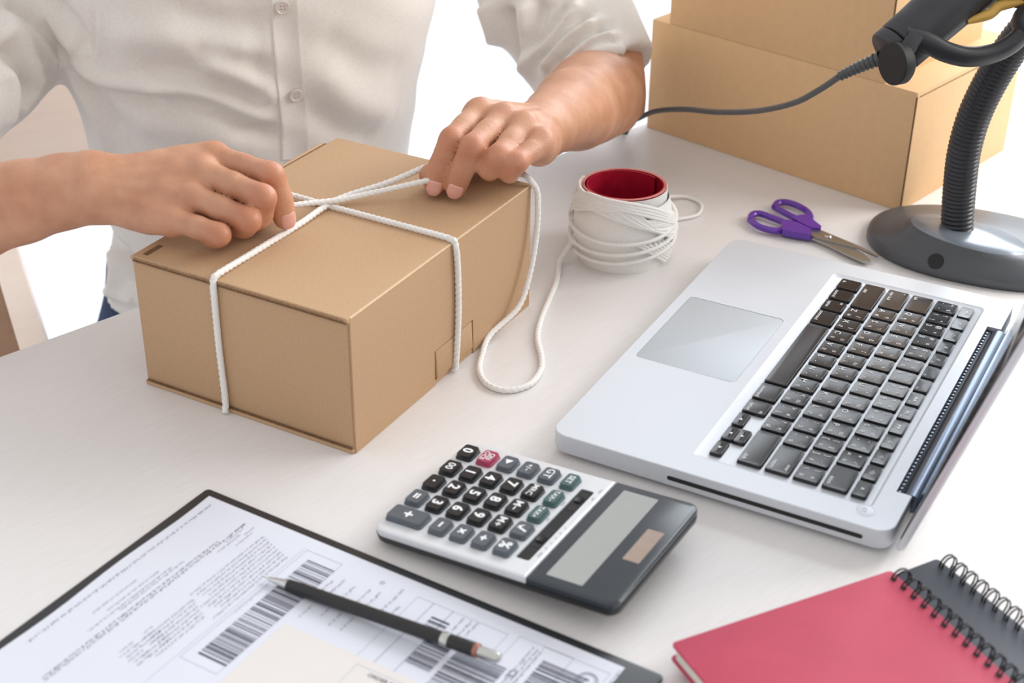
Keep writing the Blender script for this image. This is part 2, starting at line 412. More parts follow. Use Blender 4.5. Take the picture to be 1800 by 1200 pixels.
# ------------------------------------------------------------------ laptop
LYAW = -0.491404
def laptop():
    t = thing('laptop', 'open silver laptop with black keys, seen from its right side', 'laptop', (177.99, 1100.17, 0), LYAW - PI / 2)
    W, D, Z = 325, 224, 18
    def P(n=8, r=11, ins=0.0, notch=True):
        L = [(p.x, p.y) for p in rring(W, D, r, 0, W / 2, D / 2, n, ins)]
        # rring goes (+,+),(-,+),(-,-),(+,-); insert the hinge notch between the first two corners
        if notch:
            L = L[:n] + [(281, D - ins), (281, 214), (47, 214), (47, D - ins)] + L[n:]
        return L
    def wellring(w, d, cx, cy, r, n=6): return [(p.x, p.y) for p in rring(w, d, r, 0, cx, cy, n)]
    wc = (162.5, 148.2); well = wellring(285, 115.5, *wc, 4)
    pad = wellring(101.5, 74, 160.8, 45.3, 4)
    outer = P()
    outer_in = P(ins=.5)
    parts = [fill(outer_in, [well, pad], Z)]
    zz = [(Z, .5), (Z - .5, 0), (7, 0), (4.5, .8), (2.6, 3.5), (1.6, 9)]
    parts.append(loft([[Vector((x, y, z)) for x, y in P(ins=i)] for z, i in zz], False, True))
    fl = wellring(279, 111.5, wc[0], wc[1] + .3, 3)
    parts.append(loft([[Vector((x, y, Z)) for x, y in well], [Vector((x, y, Z - 1.3)) for x, y in fl]], False, True))
    fp = wellring(101.3, 73.8, 160.8, 45.3, 4)
    parts.append(loft([[Vector((x, y, Z)) for x, y in pad], [Vector((x, y, Z - .7)) for x, y in fp]], False, True))
    build('base', *join(*parts), M['alu'], t, angle=30)
    for x in (25, 300):
        for y in (22, 202): build('rubber_foot', *slab(14, 14, 7, 0, 1.7, x, y), M['dark'], t)
    build('trackpad', *slab(100.9, 73.4, 4, Z - .7, Z - .25, 160.8, 45.3, .1), M['alu_pad'], t)
    # disc slot on the right-hand side, power button, side port
    build('disc_slot', *xf(slab(125, 3.0, 1.5, 0, .5, 0, 0), Matrix.Translation((W - .28, 145, 10.4)) @ Matrix.Rotation(PI / 2, 4, 'Z') @ Matrix.Rotation(PI / 2, 4, 'X')), M['dark'], t)
    pb = lathe([(6.2, Z), (6.2, Z + .12), (5.6, Z + .12), (5.4, Z + .02), (4.6, Z + .22), (0.01, Z + .25)], 28, 309, 203)
    b = build('power_button', *pb, M['alu'], t)
    build('power_symbol', *join(*[tube([Vector((309 + 1.5 * math.cos(a), 203 + 1.5 * math.sin(a), Z + .3)) for a in [2.1 + .42 * k for k in range(13)]], .16, 5)]), M['alu_pad'], b)
    build('sleep_light', *slab(.5, 6, .2, 0, .6, -.0, 0).__class__(xf(slab(6, 1.2, .5, 0, .5), Matrix.Translation((60, -.1, 9)) @ Matrix.Rotation(PI / 2, 4, 'X'))), M['dark'], t)
    # keys
    PW, GAP, RO, KD = 18.848, 3.0, 18.339, 15.45
    x0 = (325 - (14.5 * PW - GAP)) / 2 + .2
    y0 = 99.2
    cache = {}
    def cap(w, d):
        k = (round(w, 2), round(d, 2))
        if k not in cache:
            V, F = loft([rring(w + .9, d + .9, 1.6, Z - 1.2, n=4), rring(w + .5, d + .5, 1.6, Z + .1, n=4), rring(w, d, 1.5, Z + .85, n=4), rring(w - .5, d - .5, 1.3, Z + 1.0, n=4), rring(w - 5, d - 4, 2, Z + .82, n=4)])
            me = build('key', V, F, M['key'], t, angle=22)
            cache[k] = me.data
            COL.objects.unlink(me); bpy.data.objects.remove(me)
        return cache[k]
    def key(x, y, w, d, leg=()):
        o = bpy.data.objects.new('key', cap(w, d)); COL.objects.link(o)
        o.parent = t; o.location = Vector((x + w / 2, y + d / 2, 0)) * MM
        parts = [text(s, (fx - .5) * w, (fy - .5) * d, h, Z + 1.06, .004) for s, fx, fy, h in leg if s]
        parts = [p for p in parts if len(p[0])]
        if parts:
            build('legend', *join(*parts), M['legend'], o, smooth=False)
        return o
    TH = dict(zip("qwertyuiop[]asdfghjkl;'zxcvbnm,./1234567890-=", "ๆไำพะัีรนยบลฟหกดเ้่าสวงผปแอิืทมใฝๅ/-ภถุึคตจขช"))
    TS = dict(zip("qwertyuiop[]asdfghjkl;'zxcvbnm,./1234567890-=", '๐"ฎฑธํ๊ณฯญฐ,ฤฆฏโฌ็๋ษศซ.()ฉฮฺ์?ฒฬฦ+๑๒๓๔ู฿๕๖๗๘๙'))
    SH = dict(zip("1234567890-=[];',./", '!@#$%^&*()_+{}:"<>?'))
    def charkey(c, x, y, w=PW - GAP):
        lg = [(TH.get(c, ''), .73, .24, 4.6), (TS.get(c, ''), .75, .70, 4.2)]
        if c.isalpha(): lg.append((c.upper(), .2, .32, 6.2))
        else: lg += [(c, .2, .28, 5.4), (SH.get(c, ''), .2, .74, 5.0)]
        key(x, y, w, KD, lg)
    def row(r, items):
        x = x0
        for it, w in items:
            kw = w * PW - GAP; y = y0 + r * RO
            if isinstance(it, str): charkey(it, x, y, kw)
            else: key(x, y, kw, KD, it)
            x += w * PW
    lt = lambda s, up=None: [(s, .30 if len(s) > 3 else .22, .2, 3.6)] + ([(up, .2, .8, 3.4)] if up else [])
    rt = lambda s, up=None: [(s, .78, .2, 3.6)] + ([(up, .82, .8, 3.4)] if up else [])
    row(0, [([('fn', .3, .2, 3.8)], 1), ([('control', .5, .2, 3.8)], 1), ([('option', .45, .2, 3.8), ('alt', .2, .8, 3.2)], 1), ([('command', .42, .2, 3.8)], 1.25), ([], 5),
            ([('command', .58, .2, 3.8)], 1.25), ([('option', .6, .2, 3.8), ('alt', .85, .8, 3.2)], 1)])
    row(1, [(lt('shift'), 2.25)] + [(c, 1) for c in 'zxcvbnm,./'] + [([('shift', .84, .2, 3.8)], 2.25)])
    row(2, [([('caps lock', .36, .22, 3.8), ('•', .12, .8, 4)], 1.75)] + [(c, 1) for c in "asdfghjkl;'"] + [([('return', .76, .2, 3.8), ('enter', .78, .8, 3.4)], 1.75)])
    row(3, [([('tab', .2, .2, 3.8)], 1.5)] + [(c, 1) for c in 'qwertyuiop[]'] + [([('\\', .2, .28, 4.6), ('|', .2, .74, 4.4), ('ฃ', .72, .24, 4.6), ('ฅ', .74, .7, 4.2)], 1)])
    row(4, [([('`', .2, .3, 5), ('~', .2, .74, 5), ('_', .74, .24, 4), ('%', .74, .7, 4)], 1)] + [(c, 1) for c in '1234567890-='] + [([('delete', .7, .2, 3.8)], 1.5)])
    fw = (14.5 * PW) / 14
    ic = ['esc', '☼', '☀', '⊞', '⊡', '·', '∵', '◀◀', '▶‖', '▶▶', '◁', '◁·', '◁))', '⏏']
    for k in range(14):
        lg = [(ic[k], .5, .55, 3.2 if k else 3.6)]
        if 0 < k < 13: lg.append(('F%d' % k, .8, .2, 2.2))
        key(x0 + k * fw, y0 + 5 * RO, fw - GAP, 8.9, lg)
    ax = x0 + 11.5 * PW; kw = PW - GAP; kh = 7.4
    key(ax, y0, kw, kh, [('◀', .5, .5, 2.8)])
    key(ax + PW, y0, kw, kh, [('▼', .5, .5, 2.8)])
    key(ax + PW, y0 + kh + .7, kw, kh, [('▲', .5, .5, 2.8)])
    key(ax + 2 * PW, y0, kw, kh, [('▶', .5, .5, 2.8)])
    # vent strip, hinge barrel, lid
    build('vent', *bbox(48, 280, 214.2, 218, 9, 15.6, .3), M['dark'], t)
    v = [bbox(52 + k * 4.4, 54.6 + k * 4.4, 214.4, 216.2, 15.2, 16.2, .2) for k in range(52)]
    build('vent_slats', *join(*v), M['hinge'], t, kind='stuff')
    ring = [(math.cos(a), math.sin(a)) for a in [2 * PI * k / 20 for k in range(20)]]
    V, F = loft([[Vector((x, 223 + 6.4 * c, 11.0 + 6.6 * s)) for c, s in ring] for x in (48.5, 49.5, 278.5, 279.5)])
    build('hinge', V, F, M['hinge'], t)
    lid = math.radians(180 - 106.5)
    Ml = Matrix.Translation((0, 226.5, 8.0)) @ Matrix.Rotation(lid, 4, 'X')
    lp = build('lid', *xf(slab(325, 221, 9, -5.2, -.6, 162.5, 110.5 - 3, .6, 6, 1.6), Ml), M['alu'], t)
    build('display_glass', *xf(slab(322, 214, 8, -.6, .1, 162.5, 111, .2), Ml), M['lidglass'], lp)
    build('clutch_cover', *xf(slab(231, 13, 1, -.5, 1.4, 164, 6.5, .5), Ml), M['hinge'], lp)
laptop()

# ------------------------------------------------------------------ calculator
def calculator():
    TILT = .07
    t = thing('calculator', 'silver and black desk calculator with tilted display, between the box and the laptop', 'calculator', (-27.82, 789.88, 17), -2.11, rotx=TILT)
    cx, cy, w, d = 36.6, 72, 108.5, 163
    nloc = -3.0
    # faceplate (keys side) and display panel as one outline split at y = 97
    def outline(y0, y1, ra, rb, z, ins=0.0, n=6, bulge=0.0):
        x0, x1 = cx - w / 2 + ins, cx + w / 2 - ins
        y0 += ins; y1 -= ins
        P = []
        for k, (X, Y, sx, sy, r) in enumerate(((x1, y1, -1, -1, rb), (x0, y1, 1, -1, rb), (x0, y0, 1, 1, ra), (x1, y0, -1, 1, ra))):
            r = max(.2, r - ins)
            for i in range(n):
                a = (k + i / (n - 1)) * PI / 2
                P.append(Vector((X + sx * r + r * math.cos(a), Y + sy * r + r * math.sin(a), z)))
        return P
    slot = [(p.x, p.y) for p in rring(78, 9, 1.5, 0, 38, 86.5, 4)]
    o1 = outline(cy - d / 2, 97, 9, .3, 0, 1.6)
    parts = [fill([(p.x, p.y) for p in o1], [slot], nloc)]
    parts.append(loft([outline(cy - d / 2, 97, 9, .3, nloc, 1.6), outline(cy - d / 2, 97, 9, .3, nloc - .7, .4), outline(cy - d / 2, 97, 9, .3, nloc - 2.6, 0), outline(cy - d / 2, 97, 9, .3, nloc - 4.7, .3)], False, True))
    parts.append(loft([[Vector((x, y, nloc - q)) for x, y in slot] for q in (0, 1.2)], False, True))
    build('faceplate', *join(*parts), M['calc_silver'], t)
    build('display_panel', *loft([outline(97.2, cy + d / 2, .3, 7, nloc - 5.4, .5), outline(97.2, cy + d / 2, .3, 7, nloc - 1.2, .1), outline(97.2, cy + d / 2, .3, 7, nloc - .2, .9), outline(97.2, cy + d / 2, .3, 7, nloc + .2, 2.2)]), M['calc_panel'], t)
    build('lower_shell', *loft([outline(cy - d / 2, cy + d / 2, 9, 8, nloc - 12.4, 8), outline(cy - d / 2, cy + d / 2, 9, 8, nloc - 11.0, 3), outline(cy - d / 2, cy + d / 2, 9, 8, nloc - 8.4, .4), outline(cy - d / 2, cy + d / 2, 9, 8, nloc - 4.8, -.2)]), M['calc_black'], t)
    # rear foot: a wedge standing on the desk
    Mi = M_of(t).inverted()
    def on_desk(x, y):
        W0 = M_of(t) @ Vector((x, y, nloc - 11)); W0.z = 0.0
        return Mi @ W0
    top = [Vector((p.x, p.y, nloc - 10.5)) for p in rring(66, 22, 5, 0, cx - 4, 124, 5)]
    bot = [on_desk(p.x, p.y) for p in rring(64, 20, 5, 0, cx - 4, 123, 5)]
    build('rear_foot', *loft([bot, top]), M['calc_black'], t)
    top = [Vector((p.x, p.y, nloc - 10.5)) for p in rring(80, 8, 3, 0, cx, 4, 5)]
    bot = [on_desk(p.x, p.y) for p in rring(80, 8, 3, 0, cx, 4, 5)]
    build('front_foot', *loft([bot, top]), M['calc_black'], t)
    build('lcd_screen', *slab(94, 23, .8, nloc, nloc + .32, 36.5, 117.5), M['lcd'], t)
    build('solar_panel', *slab(32.5, 10.5, .6, nloc, nloc + .32, 35, 142), M['solar'], t)
    tr = build('switch_track', *slab(77.4, 8.4, 1.2, nloc - 1.15, nloc - .7, 38, 86.5), M['dark'], t)
    for x in (10, 55):
        build('switch_window', *slab(20, 5.4, .8, nloc - .75, nloc - .55, x + (2 if x < 30 else -2), 86.5), M['ck_black'], tr)
        kn = loft([rring(6.5, 5.0, 1, nloc - .7, x, 86.5, 4), rring(6.0, 4.4, 1, nloc + .5, x, 86.5, 4), rring(3.2, 2.4, 1, nloc + .1, x, 86.5, 4)])
        build('slide_switch', *kn, M['ck_black'], tr)
    small = [text(s, x, 93.6, 2.3, nloc + .06, .006) for s, x in (('CUT', -3), ('5/4', 6), ('F', 40), ('4', 45.5), ('3', 51), ('2', 56.5), ('0', 62), ('ADD', 69))]
    small += [text(s, x, 80.0, 2.0, nloc + .06, .006) for s, x in (('RATE', 18.5), ('SET', 37))]
    build('printed_scale', *join(*small), M['ink'], t, smooth=False)
    cache = {}
    def kcap(w, d, m):
        k = (w, d, m)
        if k not in cache:
            V, F = loft([rring(w + 1.3, d + 1.3, 2.2, nloc - .4, n=5), rring(w + 1.1, d + 1.1, 2.2, nloc + 1.1, n=5), rring(w + .3, d + .3, 2.0, nloc + 1.3, n=5), rring(w - .1, d - .1, 2.0, nloc + 3.1, n=5), rring(w - .7, d - .7, 1.8, nloc + 3.7, n=5), rring(w - 4, d - 4, 1.6, nloc + 3.6, n=5)])
            o = build('key', V, F, M[m], t, angle=50)
            cache[k] = o.data
            COL.objects.unlink(o); bpy.data.objects.remove(o)
        return cache[k]
    def key(i, j, s, m='ck_black', h=8.4, w=13.2, dd=10.2, dy=0.0, bold=.02):
        x = 18.48 * i - (1.58 if i == 0 else 0); y = 14.76 * j + dy
        o = bpy.data.objects.new('key', kcap(w, dd, m)); COL.objects.link(o)
        o.parent = t; o.location = Vector((x, y, 0)) * MM
        parts = []
        for k, (ss, fx, fy, hh) in enumerate(s if isinstance(s, list) else [(s, 0, 0, h)]):
            parts.append(text(ss, fx, fy + .2, hh * 1.12, nloc + 3.78, bold * 1.25))
        build('legend', *join(*parts), M['legend'], o, smooth=False)
        if m in ('ck_pink', 'ck_grey', 'ck_teal'): o['label'] = {'ck_pink': 'pink-red key', 'ck_grey': 'grey key', 'ck_teal': 'teal key'}[m]
    for j, rowk in enumerate((['0', '00', '•', '='], [[('ON', 0, 2.2, 4.2), ('C•CE', 0, -2.4, 4.0), ('—', 0, 0, 6)], '1', '2', '3'], ['▶', '4', '5', '6', '−'], ['+/−', '7', '8', '9', '×'], ['GT', 'MRC', 'M−', 'M+', '÷'], ['SET', 'TAX−', 'TAX+', '√', '%'])):
        for i, s in enumerate(rowk):
            grey = (j == 0 and i == 3) or (j == 2 and i in (0, 4)) or (j == 3 and i in (0, 4)) or (j == 4 and i in (0, 4)) or (j == 5 and i > 2)
            m = 'ck_pink' if (i, j) == (0, 1) else 'ck_teal' if j == 5 and i < 3 else 'ck_grey' if grey else 'ck_black'
            n = len(s) if isinstance(s, str) else 1
            h = {1: 8.6, 2: 6.6, 3: 5.0, 4: 4.1}[n]
            if s == '•': h = 5
            if s == '▶': h = 5
            if s == 'SET': h = 5.0
            key(i, j, s, m, h, dd=8.6 if j == 5 and i < 3 else 10.2, bold=.022 if n == 1 and not isinstance(s, list) else .010)
    key(4, 0, '+', 'ck_grey', 10, dd=24.4, dy=6.6)
calculator()

# ------------------------------------------------------------------ clipboard, papers, pencil
CLIP_O = U(365, 858, 2); CLIP_A = math.radians(-121.3)
def papers():
    t = thing('clipboard', 'black clipboard board lying under the printed papers at the front left', 'clipboard', (CLIP_O.x, CLIP_O.y, 0), CLIP_A)
    build('board', *slab(232, 317, 3, 0, 2.2, 116, 158.5, .5, 6, .3), M['board'], t)
    cl = build('clip', *xf(slab(9, 110, 3, 0, 6, 0, 0, 1.5), Matrix.Translation((222, 158, 2.2))), M['chrome'], t)
    build('clip_lever', *xf(slab(16, 60, 5, 0, 1.2, 0, 0, .3), Matrix.Translation((214, 158, 7.6))), M['chrome'], cl)
    # printed label sheet
    p = thing('label_sheet', 'white sheet printed with text and barcodes, lying on the clipboard', 'paper', (CLIP_O.x, CLIP_O.y, 2.2), CLIP_A)
    Mi = M_of(p).inverted()
    def L(x, y):
        v = Mi @ U(x, y, 2.5); return v.x, v.y
    nx, ny = 14, 18
    V = []; F = []
    for side in (0, 1):
        for j in range(ny + 1):
            for i in range(nx + 1):
                x = 6 + 207 * i / nx; y = 6.5 + 290 * j / ny
                if j == 0: y += .8 * math.sin(i * .9)
                V.append(Vector((x, y, .15 + .12 * (1 - side) * 1 + 0.0)))
    n = (nx + 1) * (ny + 1)
    for s in (0, 1):
        for j in range(ny):
            for i in range(nx):
                a = s * n + j * (nx + 1) + i
                F.append((a, a + 1, a + nx + 2, a + nx + 1) if s == 0 else (a, a + nx + 1, a + nx + 2, a + 1))
    build('sheet', V, F, M['paper'], p)
    Z = .34
    def quad(x0, x1, y0, y1, z=Z): return [Vector((x0, y0, z)), Vector((x1, y0, z)), Vector((x1, y1, z)), Vector((x0, y1, z))], [(0, 1, 2, 3)]
    def words(x, y, length, h=1.7, gap=.0, seed=0):     # a run of small print, letter by letter, along +x
        rnd = random.Random(seed + int(x * 7 + y * 13)); out = []; e = x + length
        while x < e:
            for _ in range(rnd.randint(2, 8)):
                w = h * rnd.uniform(.35, .6)
                hh = h * rnd.choice((.62, .62, .62, 1.0, .9))
                if rnd.random() < .5:
                    out += [quad(x, x + w * .28, y, y + hh), quad(x + w * .28, x + w * .8, y + hh * .75, y + hh)]
                else:
                    out += [quad(x, x + w * .8, y, y + hh * .25), quad(x + w * .5, x + w * .78, y + hh * .25, y + hh), ]
                x += w
                if x > e: break
            x += h * .5
        return out
    def line_px(a, b, h=1.7, seed=0):
        x, y = L(*a); x2, y2 = L(*b)
        return words(x, y, x2 - x, h, seed=seed)
    T = []
    T += line_px((370, 886), (50, 1126), 1.9, 1)
    for k, (a, b) in enumerate((((321, 986), (185, 1062)), ((278, 1003), (190, 1072)), ((300, 996), (160, 1113)), ((239, 1018), (175, 1085)))):
        T += line_px(a, b, 1.4, 10 + k)
    xb, yb = L(426, 922)
    for k in range(5): T += words(xb - 2 + 5 * (k % 3), yb + 2.4 * k, 9 + 6 * (k % 3), 1.3, seed=20 + k)
    x, y = L(462, 942)
    for k in range(9): T += words(x + 1 * k, y + 3.0 * k, 64 - 3 * (k % 4), 1.5, seed=30 + k)
    for k in range(6): T += words(x + 66 + 1.5 * k, y + 3.0 * k + 4, 46 - 4 * (k % 3), 1.5, seed=50 + k)
    x, y = L(235, 1125)
    for k in range(6): T += words(x + 1 + 2 * (k % 2), y + 3.0 * k, 11, 1.4, seed=70 + k); T += words(x - 14 + 2 * (k % 2), y + 3.0 * k, 8, 1.4, seed=80 + k)
    build('small_print', *join(*T), M['ink'], p, smooth=False, kind='stuff')
    T = line_px((381, 951), (70, 1188), 1.8, 3) + line_px((428, 921), (75, 1192), 1.8, 4)
    build('bold_print', *join(*T), M['ink_dark'], p, smooth=False, kind='stuff')
    def frame(x0, x1, y0, y1, w=.35):
        return [quad(x0, x1, y0, y0 + w), quad(x0, x1, y1 - w, y1), quad(x0, x0 + w, y0, y1), quad(x1 - w, x1, y0, y1)]
    def barcode(x0, x1, y0, y1, seed):
        rnd = random.Random(seed); out = []; x = x0
        while x < x1:
            w = rnd.choice((.5, .5, 1.0, 1.6)); out.append(quad(x, min(x + w, x1), y0, y1)); x += w + rnd.choice((.5, .5, .9, 1.5))
        return out
    a = L(540, 983); b = L(357, 1150); c = L(587, 1000)
    Bc = barcode(a[0], b[0] + 1, a[1] + .5, c[1] + 1.5, 5)
    build('barcode', *join(*Bc), M['ink_dark'], p, smooth=False, kind='stuff')
    f0 = L(540, 966); f1 = L(602, 992); f2 = L(330, 1155)
    Fr = frame(f0[0], f2[0] + 2, f0[1], f1[1]) + [quad(f0[0], f2[0] + 60, f0[1] - 2.2, f0[1] - 1.9)]
    Fr += words(f0[0] + 36, f0[1] + .6, 30, 1.4, seed=9)
    # the boxes of the form to the right of the barcode
    g0 = L(735, 1048)
    gx, gy = g0
    Fr += frame(gx, gx + 62, gy, gy + 11) + frame(gx, gx + 62, gy + 11, gy + 24) + frame(gx, gx + 90, gy + 24, gy + 60)
    h0 = L(925, 1122)
    Fr += frame(h0[0], h0[0] + 80, h0[1] - 4, h0[1] + 52) + frame(h0[0], h0[0] + 80, h0[1] + 12, h0[1] + 30)
    build('form_lines', *join(*Fr), M['ink_light'], p, smooth=False, kind='stuff')
    Tt = []
    for k, (px_, py_, ln) in enumerate(((583, 1020, 14), (605, 1018, 22), (622, 1030, 12), (650, 1035, 22), (668, 1040, 16), (708, 1035, 26), (700, 1065, 10), (548, 1062, 12), (580, 1066, 9), (600, 1076, 12), (625, 1080, 14), (815, 1085, 12), (828, 1090, 14), (838, 1094, 12))):
        x, y = L(px_, py_); Tt += words(x, y, ln, 1.7, seed=100 + k)
    x, y = L(672, 1024); Tt += [text('©', x, y, 4.5, Z)]
    x, y = L(935, 1135)
    for k in range(3): Tt += words(x + k, y + 2.6 * k + 1, 34, 1.7, seed=200 + k)
    x, y = L(905, 1165); Tt += [text('CE', x + 8, y + 3, 6.0, Z, .02)]
    x, y = L(1088, 1178); Tt += words(x, y, 26, 1.7, seed=222)
    build('form_text', *join(*Tt), M['ink'], p, smooth=False, kind='stuff')
    x, y = L(765, 1085)
    Bc = barcode(x, x + 12, y - 2, y + 10, 11)
    x, y = L(758, 1118); Bc += barcode(x, x + 24, y - 1, y + 15, 12)
    x, y = L(815, 1148); Bc += barcode(x - 2, x + 36, y - 4, y + 26, 13)
    x, y = L(955, 1160); Bc += barcode(x, x + 40, y, y + 27, 14)
    build('barcode', *join(*Bc), M['ink_dark'], p, smooth=False, kind='stuff')
    x, y = L(1032, 1195)
    st = tube([Vector((x + 5.5 * math.cos(a), y + 5.5 * math.sin(a), Z + .02)) for a in [2 * PI * k / 24 for k in range(24)]], .3, 5, closed=True)
    st2 = tube([Vector((x + 4.2 * math.cos(a), y + 4.2 * math.sin(a), Z + .02)) for a in [2 * PI * k / 24 for k in range(24)]], .15, 5, closed=True)
    build('round_stamp', *join(st, st2, text('e', x, y, 5, Z, .02)), M['ink'], p, smooth=False)
    # second sheet over it
    q0 = U(500, 1096, 3)
    q = thing('order_form', 'cream order form sheet overlapping the printed sheet at the bottom edge', 'paper', (q0.x, q0.y, 2.75), math.radians(-120.5))
    V, F = bbox(0, 148, 0, 190, 0, .2, 0)
    build('sheet', V, F, M['paper2'], q, smooth=False)
    Mq = M_of(q).inverted()
    v = Mq @ U(628, 1166, 3)
    Z2 = .26
    fr = [(lambda a: ([Vector((w.x, w.y, Z2)) for w in a[0]], a[1]))(k) for k in frame(v.x, v.x + 70, v.y, v.y + 80, .3)]
    build('form_lines', *join(*fr), M['ink_light'], q, smooth=False)
    v = Mq @ U(672, 1190, 3)
    build('heading', *text('ORDER F', v.x + 2, v.y, 3.8, Z2, .02, PI / 2), M['ink_dark'], q, smooth=False)
papers()

def along(a, b):       # matrix taking +z to the direction a->b, origin a
    return Matrix.Translation(a) @ (b - a).to_track_quat('Z', 'Y').to_matrix().to_4x4()
def pencil():
    a = U(459, 1012, 5.0); b = U(880, 1157, 11.0)
    t = thing('mechanical_pencil', 'black mechanical pencil with silver tip and clip lying across the barcodes', 'pencil', (a.x, a.y, 2.4), 0)
    A = along(a, b); Ln = (b - a).length; Mi = M_of(t).inverted() @ A
    seg = lambda pr, n=20: xf(lathe([(r, z * Ln) for r, z in pr], n), Mi)
    build('tip', *seg([(.25, 0), (.4, .03), (1.0, .032), (1.3, .045), (2.2, .08), (3.1, .125)]), M['chrome'], t)
    build('barrel', *seg([(3.2, .12), (3.7, .123), (3.9, .2), (3.9, .70), (3.9, .775)], 12), M['pen_black'], t, angle=20)
    build('clip_ring', *seg([(4.1, .772), (4.2, .775), (4.2, .797), (4.1, .80)]), M['chrome'], t)
    build('cap', *seg([(3.9, .80), (4.0, .803), (4.0, .898), (3.9, .90)]), M['pen_black'], t)
    build('copper_band', *seg([(4.0, .90), (4.05, .902), (4.05, .912), (3.9, .914)]), M['copper'], t)
    build('push_button', *seg([(2.9, .912), (3.0, .92), (3.0, .985), (2.6, .995), (1.5, 1.0)]), M['chrome'], t)
    c = bbox(-1.6, 1.6, -6.6, -5.6, .52 * Ln, .80 * Ln, .3)
    c2 = bbox(-1.6, 1.6, -6.0, -3.6, .78 * Ln, .80 * Ln, .3)
    cl = xf(join(c, c2), Mi @ Matrix.Rotation(.6, 4, 'Z'))
    build('clip', *cl, M['chrome'], t)
pencil()

# ------------------------------------------------------------------ notebooks
def notebook(name, label, corner, ang, w, h, z0, thick, cover, rings, ringlean):
    # local: origin at the top-right (spine) corner, +x towards the fore edge, +y down the spine (away)
    t = thing(name, label, 'notebook', (corner.x, corner.y, z0), ang, group=None)
    mk = lambda a, b, r: slab(w, h, 2.6, a, b, -w / 2, h / 2 * -1, .25, 6)
    build('back_cover', *mk(0, 1.3, 5), M[cover], t)
    pg = slab(w - 4, h - 3, 3, 1.35, thick - 1.35, -w / 2 - .5, -h / 2, 0)
    build('pages', *pg, M['pages'], t)
    build('front_cover', *mk(thick - 1.3, thick, 5), M[cover], t)
    hole = lathe([(1.7, thick + .02), (1.7, thick + .1)], 12)
    R = 6.0 if thick < 8 else 7.0
    me = None
    for k in range(rings):
        y = -7.5 - k * 8.6
        parts = []
        for dy in (-1.1, 1.1):
            c = Vector((1.2, y + dy, R * 1.05 + .7))
            parts.append(tube([c + Vector((R * math.cos(a) * .92, 0, R * math.sin(a) * 1.05)) for a in [2 * PI * q / 22 for q in range(22)]], .55, 6, closed=True))
        if me is None:
            V, F = join(*parts)
            o = build('wire_ring', [v - Vector((0, y, 0)) for v in V], F, M['wire'], t); me = o.data; o.location = Vector((0, y, 0)) * MM
            Vh, Fh = hole
            hobj = build('punched_hole', [v + Vector((-3.8, 0, 0)) for v in Vh], Fh, M['dark'], t); hobj.location = Vector((0, y, 0)) * MM
            hm = hobj.data
        else:
            o = bpy.data.objects.new('wire_ring', me); COL.objects.link(o); o.parent = t; o.location = Vector((0, y, 0)) * MM
            o = bpy.data.objects.new('punched_hole', hm); COL.objects.link(o); o.parent = t; o.location = Vector((0, y, 0)) * MM
    return t
notebook('dark_notebook', 'charcoal spiral notebook partly hidden under the red notebook', U(1648, 981, 7), math.radians(28.5), 118, 172, 0, 7, 'dark_cover', 18, 0)
notebook('red_notebook', 'red covered spiral notebook lying over the charcoal one at the bottom right', U(1566, 1003, 17), math.radians(26), 144, 195, 7.1, 10.5, 'red_cover', 20, 0)

# ------------------------------------------------------------------ scissors
def scissors():
    c = U(1385, 400, 4)
    t = thing('scissors', 'purple-handled scissors lying between the carton and the laptop', 'scissors', (c.x, c.y, 0), 0)
    def S(x, y, z=4.0): return to_local(t, [U(1300 + x / 6.923, 330 + y / 6.923, z)])[0]
    def ringtube(pts, r=4.0):
        P = [S(x, y) for x, y in pts]
        P = spline(P + [P[0]], 2.5)[:-1]
        V, F = tube(P, r, 10, closed=True)
        return [Vector((v.x, v.y, 4.4 + (v.z - 4) * .95)) for v in V], F
    def flat(pts, z0, z1, b=.5):
        P = [S(x, y, (z0 + z1) / 2) for x, y in pts]
        return extrude([(p.x, p.y) for p in P], z0, z1)
    h1 = join(ringtube([(132, 400), (150, 335), (240, 318), (380, 365), (520, 420), (575, 470), (500, 528), (370, 520), (230, 475)], 3.0), flat([(500, 450), (575, 420), (700, 455), (868, 530), (870, 603), (700, 580), (520, 545)], 2.2, 8))
    build('handle', *h1, M['purple'], t)
    h2 = join(ringtube([(425, 240), (460, 190), (570, 182), (700, 222), (815, 290), (858, 360), (800, 395), (700, 385), (560, 318)], 3.0), flat([(640, 400), (700, 370), (860, 350), (900, 430), (990, 500), (985, 528), (870, 520), (740, 460)], 2.2, 8))
    build('handle', *h2, M['purple'], t)
    build('blade', *flat([(830, 500), (985, 520), (1450, 712), (1690, 822), (1675, 842), (1450, 745), (1090, 655), (850, 580)], 4.4, 5.8), M['blade'], t)
    build('blade', *flat([(840, 585), (1080, 645), (1300, 690), (1500, 800), (1595, 885), (1570, 905), (1500, 902), (1300, 815), (1060, 695), (840, 606)], 2.9, 4.3), M['blade'], t)
    s = S(1075, 592, 5.8)
    build('screw', *lathe([(3, 5.6), (3, 6.4), (2.2, 7.0), (.1, 7.0)], 16, s.x, s.y), M['chrome'], t)
scissors()

